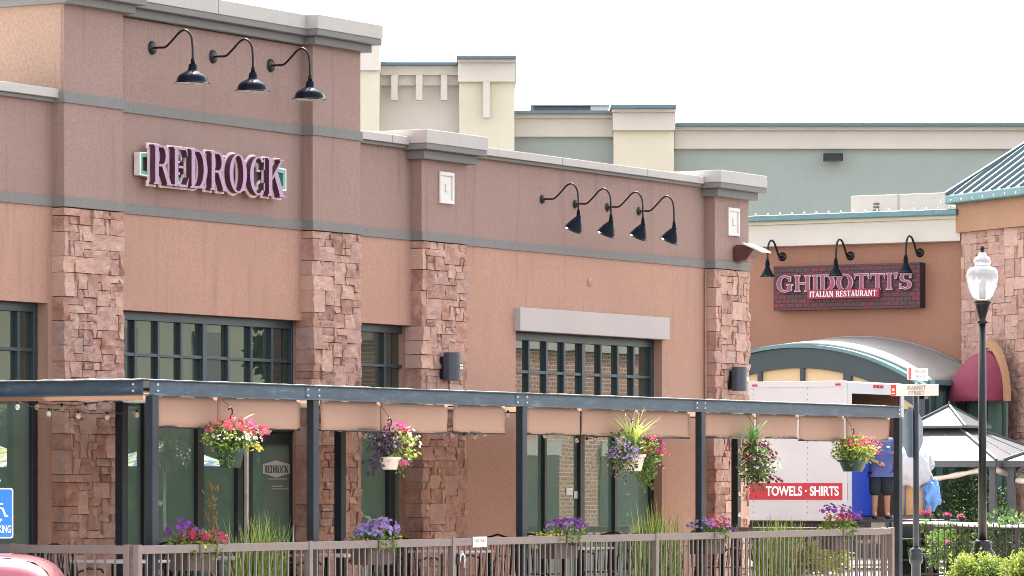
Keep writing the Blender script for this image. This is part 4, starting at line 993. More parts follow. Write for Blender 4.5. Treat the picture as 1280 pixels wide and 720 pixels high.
# ================================================================== STOREFRONT NEXT DOOR (right of the picture)
GX = 83.0
gb = thing('italian_restaurant_building', 'brown stucco restaurant with an arched teal entrance canopy', 'building', (GX, 14, 0))
ya, yb_ = Yx(1206, GX), 40
zf = 6.83; 
m = MB(); m.box(GX, GX + 30, ya, yb_, 0, zf + .2); m.build('brown_wall', M_ghid, gb)
m = MB(); m.box(GX + .3, GX + 30, ya + .2, yb_ - .2, 7.0, 7.29); m.build('roof', M_membrane, gb)  # unseen white roof, deepened to bounce light onto the walls behind
m = MB(); m.box(GX - .25, GX + .3, ya, yb_, zf, 7.30); m.build('fascia', M_white, gb, bevel=.01)
m = MB(); m.box(GX - .32, GX + .3, ya, yb_, 7.301, 7.37); m.build('fascia_cap', M_cream, gb)
m = MB(); m.box(GX - .46, GX + .1, ya, yb_, 7.371, 7.50); m.build('gutter', M_teal, gb, bevel=.02)
m = MB()
for i in range(17):
    y = Yx(945 + i * 15.2, GX - .4); m.lathe((GX - .42, y, 7.52), [(.001, .035), (.016, .025), (.019, .008), (.012, -.02)], 8)
m.build('gutter_bulbs', M_bulb, gb)
# rooftop unit
ux = GX + 3.2; t = thing('rooftop_unit', 'pale rooftop air unit behind the teal gutter', 'air unit', (ux, Yx(1130, ux), 7.5))
y0, y1 = Yx(1198, ux), Yx(1063, ux); zt_ = Zx(1063, 245, ux)
m = MB(); m.box(ux, ux + 2.4, y0, y1, 7.4, zt_); m.build('housing', plain('pale_unit_paint', (138, 136, 132), .6, 0, .04), t, bevel=.02)
m = MB()
for k in range(3): 
    z = Zx(1096, 265, ux) + .02 + k * .07; m.box(ux - .02, ux + .01, Yx(1099, ux), Yx(1092, ux), z, z + .035)
m.build('louvre', M_dark, t)
m = MB(); q = Yx(1123, ux); m.box(ux - .012, ux, q - .02, q + .02, 7.4, zt_); m.build('panel_seam', M_band, t)

# Ghidotti sign
SX = GX - .28; sy0, sy1 = Yx(1150, SX), Yx(967, SX); sz_b, sz_t = Zx(967, 388.5, SX), Zx(967, 333, SX)
gs = thing('wall_sign', "wide brick-faced GHIDOTTI'S ITALIAN RESTAURANT sign on the brown wall", 'sign', (GX, (sy0 + sy1) / 2, (sz_b + sz_t) / 2))
m = MB(); m.mi = 1; m.box(SX + .004, GX, sy0, sy1, sz_b, sz_t); m.mi = 0; m.add([(SX, sy1, sz_b), (SX, sy0, sz_b), (SX, sy0, sz_t), (SX, sy1, sz_t)], [(0, 1, 2, 3)]); m.build('brick_panel', [M_signbrick, plain('dark_sign_edge', (52, 42, 48), .7)], gs)
M_gface = plain('rose_letter_face', (146, 72, 92), .5, 0, .05); M_gout = plain('pale_letter_outline', (206, 186, 200), .5); M_gsh = plain('black_letter_backing', (28, 26, 34), .6)
ly1, ly0 = Yx(972, SX), Yx(1141, SX); W_ = ly1 - ly0; lz0 = Zx(1050, 363, SX); lh = Zx(1050, 343.5, SX) - lz0
t_ = "GHIDOTTI'S"; gap = .05; kk = W_ / word_width(t_, gap); x = 0
for ch in t_:
    m = MB(); O = (SX, ly1 - x * kk, lz0); a = ((0, -1, 0), (0, 0, 1), (-1, 0, 0), kk, lh)
    glyph(m, ch, (SX, ly1 - x * kk - .02, lz0 - .02), *a, .001, .02, .022, 2, 2); glyph(m, ch, O, *a, .021, .05, .013, 1, 1); glyph(m, ch, O, *a, .051, .06, -.006 if False else 0, 0, 0)
    m.build('letter', [M_gface, M_gout, M_gsh], gs); x += GL[ch][0] + gap
ry1, ry0 = Yx(1010, SX - .06), Yx(1100, SX - .06); rz0, rz1 = Zx(1050, 373, SX - .06), Zx(1050, 361.5, SX - .06)
m = MB(); m.box(SX - .10, SX - .001, ry0, ry1, rz0, rz1); m.build('red_bar', plain('rose_red_bar', (146, 42, 64), .6), gs, bevel=.005)
tw = (ry1 - ry0) - .12; kx = tw / word_width('ITALIAN RESTAURANT')
m = MB(); word(m, 'ITALIAN', (SX - .10, ry1 - .06, rz0 + .04), (0, -1, 0), (0, 0, 1), (-1, 0, 0), kx * word_width('ITALIAN'), (rz1 - rz0) - .08, .001, .01, g=.002); m.build('lettering', M_white2, gs)
m = MB(); word(m, 'RESTAURANT', (SX - .10, ry0 + .06 + kx * word_width('RESTAURANT'), rz0 + .04), (0, -1, 0), (0, 0, 1), (-1, 0, 0), kx * word_width('RESTAURANT'), (rz1 - rz0) - .08, .001, .01, g=.002); m.build('lettering', M_white2, gs)
PG = [(0, 0), (.10, -.01), (.2, .03), (.3, .17), (.42, .30), (.55, .33), (.66, .26), (.72, .1), (.73, -.10)]
cone = [(.03, .02), (.04, 0), (.07, -.08), (.13, -.2), (.17, -.25), (.172, -.245)]
for (px, py, w_) in ((978, 321, 'leftmost, beside the sign'), (1063, 320, 'over the middle of the sign'), (1150, 316, "rightmost, above the letter S")):
    gooseneck("cone-shaded gooseneck lamp at the GHIDOTTI'S sign, %s" % w_, (GX, Yx(px, GX), Zx(px, py, GX)), (-1, 0, 0), PG, .022, .14, cone, 0, "gooseneck lamps over the GHIDOTTI'S sign", bulb=False, rr=.10)

# arched entrance canopy
AX = 80.0; Rr = 5.4; yc = Yx(996, AX); zapex = Zx(996, 430.5, AX); ztop_c = zapex - Rr
ye = 2.95                                             # half width
def arc(R, X_, n=28, zc=ztop_c, half=ye, yoff=0, sc=1.0):
    a = math.asin(half / Rr); return [Vector((X_, yc + yoff + sc * R * math.sin(-a + 2 * a * i / n), zc + R * math.cos(-a + 2 * a * i / n) * 1.0)) for i in range(n + 1)]
ec = thing('entrance_canopy', 'dark arched entrance canopy with teal rim and pale curved roof', 'canopy', (AX, yc, 0))
def arcband(X0_, X1_, R0, R1, name, mat, zc0=ztop_c):
    mm = MB(); A = arc(R0, X0_, zc=zc0); B = arc(R1, X0_, zc=zc0); A2 = arc(R0, X1_, zc=zc0); B2 = arc(R1, X1_, zc=zc0); n = len(A)
    mm.add(A + B + A2 + B2, sum([[(i, i + 1, n + i + 1, n + i), (2 * n + i, 3 * n + i, 3 * n + i + 1, 2 * n + i + 1), (n + i, n + i + 1, 3 * n + i + 1, 3 * n + i), (i, 2 * n + i, 2 * n + i + 1, i + 1)] for i in range(n - 1)], []))
    mm.add([A[0], B[0], B2[0], A2[0], A[-1], B[-1], B2[-1], A2[-1]], [(0, 1, 2, 3), (7, 6, 5, 4)])
    return mm.build(name, mat, ec)
arcband(AX - .12, AX + .2, Rr - .07, Rr, 'rim', M_teal); arcband(AX - .04, AX + .15, Rr - .50, Rr - .075, 'arch_band', M_frame)
# pale curved roof going back and up to the wall
A = arc(Rr - .02, AX + .2); B = [Vector((GX - .05, p.y * 1 - (0), p.z + .22)) for p in arc(Rr - .02, GX)]; n = len(A); m = MB(); m.smooth = True
vs = []
for k in range(9):
    s_ = k / 8; vs += [A[i].lerp(B[i], s_) for i in range(n)]
m.add(vs, [(k * n + i, k * n + i + 1, (k + 1) * n + i + 1, (k + 1) * n + i) for k in range(8) for i in range(n - 1)]); o = m.build('curved_roof', plain('weathered_pale_roof', (138, 138, 136), .6, 0, .12, 2), ec); sl = o.modifiers.new('s', 'SOLIDIFY'); sl.thickness = .06
m = MB(); B2 = [p + Vector((-.15, 0, .06)) for p in B]; B3 = [p + Vector((-.15, 0, -.12)) for p in B]; m.add(B2 + B3 + [p + Vector((.2, 0, 0)) for p in B2], sum([[(i, i + 1, n + i + 1, n + i), (i, 2 * n + i, 2 * n + i + 1, i + 1)] for i in range(n - 1)], [])); m.build('wall_flashing', M_cap, ec)
# glazing below the arch
m = MB(); m.box(AX + .08, AX + .1, yc - ye + .1, yc + ye - .1, .1, 3.1); m.build('lower_pane', M_glasslow, ec)
m = MB(); G_ = arc(Rr - .45, AX + .06); pts = [(p.y, p.z) for p in G_]; zbase = 3.1
m.add([(AX + .06, p[0], p[1]) for p in pts] + [(AX + .06, p[0], zbase) for p in pts], [(i, i + 1, n + i + 1, n + i) for i in range(n - 1)])
M_cglass = plain('cream_reflection_glass', (232, 205, 160), .12, 0, .04, 1, .8)  # cream reflection painted into the pane colour
m.build('pane', M_cglass, ec)
m = MB()
for px in (950, 1003, 1057, 1062, 1110): y = Yx(px, AX); m.box(AX - .03, AX + .05, y - .045, y + .045, .1, 4.3 if px < 1060 else 3.95)
for y in (yc - ye - .02, yc + ye - .2): m.box(AX - .04, AX + .16, y, y + .22, .1, ztop_c + math.sqrt(Rr ** 2 - ye ** 2) - .3)
m.box(AX - .02, AX + .05, yc - ye + .2, yc + ye - .2, 3.05, 3.2); m.box(AX - .02, AX + .05, yc - ye + .2, yc + ye - .2, .1, .4); m.build('mullions', M_frame, ec)
m = MB(); m.box(AX + .16, GX - .01, yc - ye, yc - ye + .1, .1, 3.75); m.build('side_glazing', M_glasslow, ec)
m = MB(); ys = yc - ye - .02
for k in range(5): q = AX + .3 + k * .6; m.box(q, q + .14, ys - .04, ys + .06, .1, 3.6)
m.box(AX + .2, GX, ys - .05, ys + .07, 3.6, 3.78); m.build('side_frame', M_frame, ec)
m = MB(); m.box(AX + .1, GX - .02, ys - .16, ys - .05, 3.70, 3.80); m.build('side_gutter', M_teal, ec)
# bright lower wall / doorway between the canopy and the tower
# round stone tower -------------------------------------------------
A_ = at(1215, 89.6); dA = (VR * .41 - VF * .912); B_ = A_ + dA * 2.75
dB = Matrix.Rotation(math.radians(-45), 3, 'Z') @ dA      # turn so that the next face looks at the camera
if dB.dot(VR) < 0.5: dB = Matrix.Rotation(math.radians(45), 3, 'Z') @ dA
C_ = B_ + dB * 3.2; dC = Matrix.Rotation(math.radians(45 if False else 45), 3, 'Z') @ dB
cen = (A_ + C_) / 2; nB = Vector((-dB.y, dB.x, 0)); 
if nB.dot(VF) < 0: nB = -nB
cen = B_ + dB * 1.6 + nB * 3.86
poly = []
ang0 = math.atan2(B_.y - cen.y, B_.x - cen.x); Rt = (B_ - cen).length
for k in range(8): a = ang0 + k * math.pi / 4; poly.append(Vector((cen.x + Rt * math.cos(a), cen.y + Rt * math.sin(a), 0)))
rt = thing('stone_tower', 'round stone tower with tan frieze and ribbed teal cone roof', 'tower', cen)
def ngon(mb, R, z0, z1):
    ps = [Vector((cen.x + R * math.cos(ang0 + k * math.pi / 4), cen.y + R * math.sin(ang0 + k * math.pi / 4), 0)) for k in range(8)]
    mb.add([p + UP * z0 for p in ps] + [p + UP * z1 for p in ps], [tuple(range(7, -1, -1)), tuple(range(8, 16))] + [(k, (k + 1) % 8, 8 + (k + 1) % 8, 8 + k) for k in range(8)])
zst = zd(289, 89.4); zfr = zd(258, 89)
m = MB(); ngon(m, Rt - .1, 0, zst); m.build('core_wall', M_mortar, rt)
m = MB(); ngon(m, Rt + .12, zst, zfr + .1); m.build('frieze', stucco('tan_frieze_stucco', (186, 147, 119), .8), rt)
rng = random.Random(77)
for k in range(8):
    p, q = poly[k], poly[(k + 1) % 8]; mid = (p + q) / 2; out = Vector((mid.x - cen.x, mid.y - cen.y, 0)).normalized()
    if out.dot(VF) > .35: continue
    U_ = (q - p).normalized(); 
    if U_.cross(UP).dot(out) < 0: p, q = q, p; U_ = -U_
    quoin_w.clear(); m = MB(); stone_panel(m, rng, p - out * .05, U_, UP, out, (q - p).length, zst, .05, .13, back=.1); m.build('stone_face', M_stone, rt)
# teal roof with ribs
m = MB(); ngon(m, Rt + .36, zfr + .10, zfr + .30); m.build('eave', M_teal, rt, bevel=.03)
apex = Vector((cen.x, cen.y, zfr + .28 + 2.85)); ps = [Vector((cen.x + (Rt + .32) * math.cos(ang0 + k * math.pi / 4), cen.y + (Rt + .32) * math.sin(ang0 + k * math.pi / 4), zfr + .28)) for k in range(8)]
m = MB(); m.add(ps + [apex], [(k, (k + 1) % 8, 8) for k in range(8)]); m.build('roof', plain('pale_teal_roof', (180, 190, 190), .3, .4, .05), rt)
m = MB()
for k in range(8):
    a, b = ps[k], ps[(k + 1) % 8]; mid = (a + b) / 2; up_ = (apex - mid).normalized(); nrm = (b - a).cross(apex - a).normalized()
    if nrm.z < 0: nrm = -nrm
    L_ = (b - a).length; nr = 9
    for j in range(nr + 1):
        f = j / nr; s0 = a.lerp(b, f); 
        frac = 1 - abs(f - .5) * 2; l = (apex - mid).length * max(.02, frac); m.bar(s0 + nrm * .02, s0 + up_ * l + nrm * .02, .05, .09, up=nrm)
    m.bar(a + nrm * .03, apex + nrm * .03, .12, .12, up=nrm)
m.build('roof_ribs', plain('dark_teal_rib', (84, 102, 108), .3, .4, .05), rt)
m = MB()
for k in range(8):
    a, b = ps[k], ps[(k + 1) % 8]
    for j in range(8):
        p = a.lerp(b, j / 8); o_ = Vector((p.x - cen.x, p.y - cen.y, 0)).normalized(); m.lathe(p + o_ * .12 - UP * .12, [(.001, .03), (.018, .018), (.02, 0), (.01, -.02)], 8)
m.build('eave_bulbs', M_bulb, rt)
# maroon awning on the tower
aw = thing('awning', 'maroon domed canvas awning on the stone tower behind the street lamp', 'awning', at(1222, 91, 0))
D_ = 88.2; cz = zd(502, D_); nF = Vector((dA.y, -dA.x, 0)); nF = -nF if nF.dot(VR) > 0 else nF
Cw = at(1237, 88.25) + nF * .02; hw_ = .70
m = MB(); m.smooth = True; vs = []; nA, nB_ = 14, 10
for j in range(nB_ + 1):
    ph_ = j / nB_ * math.pi / 2
    for i in range(nA + 1):
        th = math.pi * i / nA; vs.append(Cw - dA * math.cos(th) * hw_ + UP * (cz + math.sin(th) ** .8 * 1.04 * math.cos(ph_)) + nF * (.78 * math.sin(ph_) * max(.0, math.sin(th)) ** .35))
m.add(vs, [(j * (nA + 1) + i, j * (nA + 1) + i + 1, (j + 1) * (nA + 1) + i + 1, (j + 1) * (nA + 1) + i) for j in range(nB_) for i in range(nA)])
o = m.build('canvas', M_maroon, aw); sl = o.modifiers.new('s', 'SOLIDIFY'); sl.thickness = .02
m = MB(); pts = [(-math.cos(math.pi * i / 16) * (hw_ + .12), math.sin(math.pi * i / 16) * 1.28) for i in range(17)]; inn = [(a * .86, b * .88) for a, b in pts]
for i in range(16): m.prism([inn[i], pts[i], pts[i + 1], inn[i + 1]], Cw + UP * cz, dA, UP, nF, -.05, .08)
m.build('arch_surround', stucco('tan_arch_stucco', (190, 148, 116), .8), aw)
m = MB(); m.prism([(-.75, -2.6), (.75, -2.6), (.75, 0), (-.75, 0)], Cw + UP * cz, dA, UP, nF, -.02, .06); m.build('window_pane', M_glasslow, aw)
m = MB()
for u in (-.78, 0, .72): m.prism([(u, -2.6), (u + .07, -2.6), (u + .07, 0), (u, 0)], Cw + UP * cz, dA, UP, nF, .05, .11)
m.build('window_frame', M_frame, aw)
# stone side wall under the canopy line
t = thing('stone_wall', 'low pink stone wall between the arched canopy and the round tower', 'wall', at(1190, 89))
p = at(1174, 89.6); q = at(1206, 89.4); U_ = (q - p).normalized(); out = Vector((U_.y, -U_.x, 0))
if out.dot(VF) > 0: out = -out
quoin_w.clear(); rng = random.Random(5); m = MB(); m.mi = 1; m.prism([(0, 0), ((q - p).length, 0), ((q - p).length, 3.3), (0, 3.3)], p, U_, UP, out, -.5, -.06); m.mi = 0
stone_panel(m, rng, p, U_, UP, out, (q - p).length, 3.3, .0, .17, back=.08); m.build('stonework', [M_stone, M_mortar], t)

# ================================================================== BIG STORE IN THE BACKGROUND
bs = thing('retail_building', 'large cream, beige and grey-green retail building across the back', 'building', at(900, 150))
def fp(name, pa, pb, ya_, yb2, D, mat, th=.5, parent=bs):
    s_ = D / FL; mm = MB(); O = at(640, D, 0)
    mm.prism([((pa - 640) * s_, zd(yb2, D)), ((pb - 640) * s_, zd(yb2, D)), ((pb - 640) * s_, zd(ya_, D)), ((pa - 640) * s_, zd(ya_, D))], O, VR, UP, -VF, -th, 0); return mm.build(name, mat, parent, bevel=0)
fp('left_pier', 405, 474, 88, 700, 146, M_cream, 8); fp('pier_cap', 404, 474.5, 50, 87.8, 145.8, M_beige, 8)
fp('beige_wall', 474, 574, 107, 700, 148, M_beige, 10); fp('beige_frieze', 474, 574, 94, 106.8, 147.7, M_beige, 10); fp('white_frieze', 474, 573, 81, 93.8, 147.4, M_white, 10)
fp('coping', 473.5, 572, 77.5, 80.8, 147, M_capblue, 10)
for a in (489, 520, 551): fp('slot_trim', a, a + 8, 93.9, 125, 147.2, M_white, .3)
fp('cream_tower', 574, 643, 102.2, 700, 147, M_cream, 10); fp('beige_tower_frieze', 572.5, 643.5, 78, 102, 146.7, M_beige, 10); fp('tower_cap', 572, 645, 73, 77.8, 146.4, M_white, 10); fp('coping', 570.5, 645.5, 69, 72.8, 146, M_capblue, 10)
fp('slot_trim', 604, 612.5, 102, 147, 146.5, M_white, .3)
fp('green_wall', 643, 767, 171, 700, 149, M_grgreen, 10); fp('beige_frieze', 643, 767, 147.5, 170.8, 148.7, M_beige, 10); fp('cream_cap', 643, 767, 142, 147.3, 148.4, M_white, 10); fp('coping', 643, 765, 138, 141.8, 148, M_capblue, 10)
fp('cream_pier', 767, 842.5, 163, 700, 148, M_cream, 10); fp('beige_pier_frieze', 766, 844, 140, 162.8, 147.7, M_beige, 10); fp('pier_cap', 765, 845, 135, 139.8, 147.4, M_white, 10); fp('coping', 763.5, 845.5, 130.5, 134.8, 147, M_capblue, 10)
fp('green_wall', 842.5, 1500, 186, 700, 149, M_grgreen, 10); fp('beige_frieze', 843, 1500, 163, 185.8, 148.7, M_beige, 10); fp('cream_cap', 844, 1500, 157.3, 162.8, 148.4, M_white, 10); fp('coping', 844.5, 1500, 153.5, 157, 148, M_capblue, 10)
t = thing('rooftop_skylight', 'low pale skylight box on the retail roof above the green wall', 'skylight', at(713, 153))
fp('glazed_box', 667, 738, 131.5, 140, 152, M_roofm, 3, t); fp('skylight_rim', 663, 762, 131, 132.2, 151.8, plain('violet_grey_rim', (130, 128, 150), .5), 3.4, t); fp('end_panel', 738.2, 760, 132.4, 140, 151.9, M_beige, 3, t)
t = thing('wall_pack_light', 'small dark wall light high on the grey-green retail wall', 'wall light', at(1042, 148.4, zd(196, 148.4)))
fp('housing', 1030, 1054, 191.5, 201, 148.4, M_black, .35, t); fp('lens', 1032, 1052, 199.5, 201.2, 148.2, M_frame2, .2, t)

# ================================================================== DELIVERY TRUCK
tx, ty = 69.3, 8.5; bz, tz = 1.02, 3.52
tr = thing('delivery_truck', 'white box truck with a red TOWELS SHIRTS sign and open rear doorway', 'truck', (tx + 1.2, ty + 3.2, 0))
m = MB(); m.box(tx, tx + .06, ty, ty + 6.4, bz, tz - .08); m.box(tx + 2.34, tx + 2.4, ty, ty + 6.4, bz, tz - .08); m.box(tx + .06, tx + 2.34, ty + 6.3, ty + 6.4, bz, tz - .08); m.box(tx, tx + 2.4, ty, ty + 6.4, tz - .079, tz); M_truck = plain('truck_white', (182, 184, 188), .45, 0, .05, 1.2); body = m.build('cargo_box', M_truck, tr, bevel=.02)
m = MB(); m.box(tx - .012, tx + .0, ty, ty + 6.4, tz - .1, tz + .01); m.box(tx - .012, tx, ty - .01, ty + .09, bz, tz - .1); m.box(tx - .012, tx, ty, ty + 6.4, bz - .03, bz + .06); m.build('corner_trim', M_truck, tr, bevel=.004)
m = MB(); m.box(tx + .06, tx + 2.34, ty, ty + 6.3, bz - .06, bz + .02); m.build('floor', M_wood, tr)
m = MB(); m.box(tx + .061, tx + 2.339, ty + 3.5, ty + 3.56, bz + .02, tz - .09); m.box(tx + 2.30, tx + 2.338, ty + .05, ty + 3.5, bz + .02, tz - .09); m.box(tx + .062, tx + .08, ty + .3, ty + 3.5, bz + .02, tz - .09); m.build('wood_lining', plain('brown_plywood', (110, 80, 60), .8), tr)
m = MB(); m.box(tx + .0, tx + .14, ty - .03, ty - .001, bz, tz - .02); m.box(tx + 2.26, tx + 2.4, ty - .03, ty - .001, bz, tz - .02); m.box(tx + .14, tx + 2.26, ty - .03, ty - .001, tz - .22, tz - .02); m.build('rear_frame', M_truck, tr, bevel=.004)
m = MB()
for k in range(4):
    y = ty + .8 + k * 1.1
    for j in range(24): m.lathe((tx - .002, y, bz + .12 + j * .098), [(0, .005), (.010, .004), (.012, 0)], 6, (-1, 0, 0))
m.build('rivets', M_band, tr)
for (xx, yy, nrm) in ((tx + 1.1, ty - .035, 0), (tx + 1.25, ty - .035, 0), (tx + 1.4, ty - .035, 0), ):
    m = MB(); m.box(xx - .045, xx + .045, yy - .02, yy + .005, tz - .1, tz - .05); m.build('marker_light', M_red, tr)
for q in (1048, 944):
    y = Yx(q, tx); m = MB(); m.box(tx - .03, tx - .01, y - .05, y + .05, tz - .075, tz - .04); m.build('marker_light', M_red, tr)
y1_, y0_ = Yx(935, tx), Yx(1060, tx); z0_, z1_ = Zx(1000, 624.8, tx), Zx(1000, 603.8, tx)
m = MB(); m.box(tx - .008, tx - .001, y0_, y1_, z0_, z1_); lb = m.build('red_sign_panel', M_red, tr)
font_text('lettering', 'TOWELS \u00b7 SHIRTS', .235, M_white2, lb, (tx - .010, (Yx(955, tx) + Yx(1051.5, tx)) / 2, (z0_ + z1_) / 2 - .002), (0, -1, 0), (0, 0, 1), .002, .007, .80)
m = MB(); m.box(tx + .1, tx + 2.3, ty + .6, ty + 6.2, .62, .95); m.build('chassis', M_black, tr)
for yy in (ty + 1.6, ty + 6.9):
    for xx in (tx + .22, tx + 2.18):
        m = MB(); m.lathe((xx, yy, .45), [(.0, -.12), (.2, -.12), (.24, -.1), (.43, -.12), (.45, -.08), (.45, .08), (.43, .12), (.24, .1), (.2, .12), (0, .12)], 28, (1, 0, 0)); wv = m.build('wheel', M_black, tr)
        m = MB(); m.lathe((xx, yy, .45), [(0, -.125), (.19, -.125), (.2, -.1)], 20, (1, 0, 0)); m.build('rim', M_galv, wv)
m = MB(); m.box(tx + .15, tx + 2.25, ty + 6.5, ty + 8.2, .5, 1.5); m.prism([(ty + 6.5, 1.5), (ty + 7.7, 1.5), (ty + 7.2, 2.3), (ty + 6.5, 2.35)], (tx + .2, 0, 0), (0, 1, 0), (0, 0, 1), (1, 0, 0), 0, 2.0); m.build('cab', M_whitep, tr, bevel=.05)
m = MB(); m.prism([(ty + 6.65, 1.55), (ty + 7.55, 1.55), (ty + 7.12, 2.2), (ty + 6.65, 2.22)], (tx + .18, 0, 0), (0, 1, 0), (0, 0, 1), (1, 0, 0), 0, 2.04); m.build('cab_window', M_glass, tr)
m = MB(); m.box(tx + .25, tx + 2.2, ty - 1.35, ty - .04, bz - .06, bz - .01); m.box(tx + .25, tx + 2.2, ty - 1.35, ty - 1.3, bz - .14, bz - .06); m.build('lift_gate', M_frame2, tr)
# blue bins inside
t = thing('laundry_cart', 'large blue plastic laundry bin inside the truck doorway', 'bin', (tx + 1.2, ty + .9, bz))
m = MB(); m.prism([(-.95, 0), (.98, 0), (1.0, 1.12), (-1.0, 1.12)], (tx + 1.2, ty + 1.3, bz + .03), (1, 0, 0), (0, 0, 1), (0, -1, 0), 0, .85); m.build('tub', M_bluebin, t, bevel=.03)
m = MB(); m.box(tx + .18, tx + 2.22, ty + .42, ty + 1.32, bz + 1.12, bz + 1.16); m.build('rim', M_bluebin, t)

# ================================================================== WORKER
def skin_mesh(verts, edges, radii, sub=2):
    me = bpy.data.meshes.new('tmp'); me.from_pydata(verts, edges, []); o = bpy.data.objects.new('tmp', me); col.objects.link(o)
    md = o.modifiers.new('skin', 'SKIN'); md.use_smooth_shade = True
    for i, rr_ in enumerate(radii):
        sv_ = me.skin_vertices[0].data[i]; sv_.radius = rr_ if isinstance(rr_, tuple) else (rr_, rr_)
    me.skin_vertices[0].data[0].use_root = True
    ss = o.modifiers.new('ss', 'SUBSURF'); ss.levels = sub; ss.render_levels = sub
    bpy.context.view_layer.update(); dg = bpy.context.evaluated_depsgraph_get(); r_ = bpy.data.meshes.new_from_object(o.evaluated_get(dg)); bpy.data.objects.remove(o)
    return [v.co.copy() for v in r_.vertices], [tuple(p.vertices) for p in r_.polygons]
pw = at(1101, 77.3); pw.z = bz - .008
man = thing('person', 'man in a blue short-sleeved work shirt and navy shorts standing at the truck doorway', 'person', pw, rz=math.radians(-60 + 8))
# local frame: faces -Y, +X is his left hand side seen on the right
J = [(0, 0, .96), (0, .0, 1.12), (0, .01, 1.32), (0, .02, 1.45), (0, .01, 1.53), (0, -.01, 1.63), (0, -.01, 1.72),
     (.10, 0, .90), (.115, -.01, .50), (.12, .02, .10), (.12, -.10, .04),
     (-.10, 0, .90), (-.11, -.02, .50), (-.12, .01, .10), (-.13, -.11, .04),
     (.18, .02, 1.42), (.25, .03, 1.14), (.26, -.05, .90), (.26, -.08, .80),
     (-.18, .02, 1.42), (-.27, .0, 1.16), (-.16, -.20, 1.06), (-.09, -.24, 1.03)]
Ed = [(0, 1), (1, 2), (2, 3), (3, 4), (4, 5), (5, 6), (0, 7), (7, 8), (8, 9), (9, 10), (0, 11), (11, 12), (12, 13), (13, 14), (3, 15), (15, 16), (16, 17), (17, 18), (3, 19), (19, 20), (20, 21), (21, 22)]
Rd = [(.16, .12), (.16, .125), (.17, .12), (.13, .09), .055, .09, .075, .11, .072, .05, .045, .11, .072, .05, .045, .065, .045, .032, .034, .065, .045, .032, .034]
v, f = skin_mesh(J, Ed, Rd)
m = MB(); m.smooth = True; m.add(v, f)
def hand(mb, wrist, dirv, palmn):
    dirv = Vector(dirv).normalized(); palmn = Vector(palmn).normalized(); side = dirv.cross(palmn).normalized(); w0 = Vector(wrist)
    for k, (s_, l) in enumerate(((-.03, .062), (-.01, .075), (.01, .07), (.03, .056))):
        a = w0 + side * s_ + dirv * .045; b = a + dirv * l * .5 + palmn * .01; c = b + dirv * l * .35 + palmn * .028; d = c + palmn * .018 + dirv * .004
        mb.tube([a - dirv * .02, a, b, c, d], [.0105, .0105, .0095, .0085, .006], 8)
    a = w0 - side * .03; mb.tube([a, a - side * .025 + dirv * .02, a - side * .03 + dirv * .05 + palmn * .012, a - side * .022 + dirv * .072 + palmn * .02], [.013, .012, .010, .007], 8)
hand(m, (.26, -.08, .78), (0, -.15, -1), (-1, 0, 0)); hand(m, (-.09, -.24, 1.03), (1, -.35, -.1), (0, .6, -.8))
for s_ in (-1, 1):   # ears
    m.lathe((s_ * .082, 0, 1.655), [(.001, .012), (.02, .008), (.024, 0)], 10, (s_, 0, 0))
m.tube([(0, -.092, 1.675), (0, -.118, 1.645), (0, -.108, 1.632)], [.01, .016, .012], 8)
body = m.build('body', M_skin, man, local=True)
m = MB()
for s_ in (-1, 1): m.lathe((s_ * .033, -.09, 1.672), [(.001, .006), (.008, .004), (.011, 0)], 10, (0, -1, 0))
m.build('eyes', M_dark, man, local=True); m = MB(); m.tube([(-.025, -.092, 1.605), (0, -.098, 1.602), (.025, -.092, 1.605)], .005, 6); m.build('mouth', plain('lips', (150, 86, 80), .6), man, local=True)
m = MB(); m.smooth = True; hp = [(.001, .115), (.05, .108), (.082, .075), (.095, .03), (.09, -.03)]; m.lathe((0, .012, 1.675), hp, 20); m.build('hair', M_hair, man, local=True)
Jt = [(0, 0, .98), (0, 0, 1.12), (0, .01, 1.32), (0, .02, 1.44), (.17, .02, 1.43), (.235, .03, 1.24), (-.17, .02, 1.43), (-.24, .01, 1.25), (0, 0, .80)]
v, f = skin_mesh(Jt, [(0, 1), (1, 2), (2, 3), (3, 4), (4, 5), (3, 6), (6, 7), (0, 8)], [(.225, .19), (.225, .19), (.215, .165), (.16, .12), .092, .086, .092, .086, (.22, .18)])
m = MB(); m.smooth = True; m.add(v, f); m.build('shirt', M_shirt, man, local=True)
m = MB(); m.box(-.14, -.05, -.176, -.150, 1.30, 1.34); m.box(.07, .13, -.176, -.150, 1.31, 1.34); m.build('name_patch', M_white2, man, local=True)
v, f = skin_mesh([(0, 0, .93), (.10, 0, .82), (.118, -.01, .40), (-.10, 0, .82), (-.115, -.02, .40)], [(0, 1), (1, 2), (0, 3), (3, 4)], [(.175, .14), .135, .112, .135, .112])
m = MB(); m.smooth = True; m.add(v, f); m.build('shorts', M_shorts, man, local=True)
for s_ in (-1, 1):
    m = MB(); m.smooth = True; v, f = skin_mesh([(s_ * .12, .05, .05), (s_ * .125, -.06, .045), (s_ * .13, -.16, .035)], [(0, 1), (1, 2)], [(.055, .05), (.052, .042), (.045, .032)], 2); m.add(v, f)
    m.tube([(s_ * .12, .02, .06), (s_ * .12, .02, .13)], [.05, .048], 14); m.build('shoe', M_shoe, man, local=True)

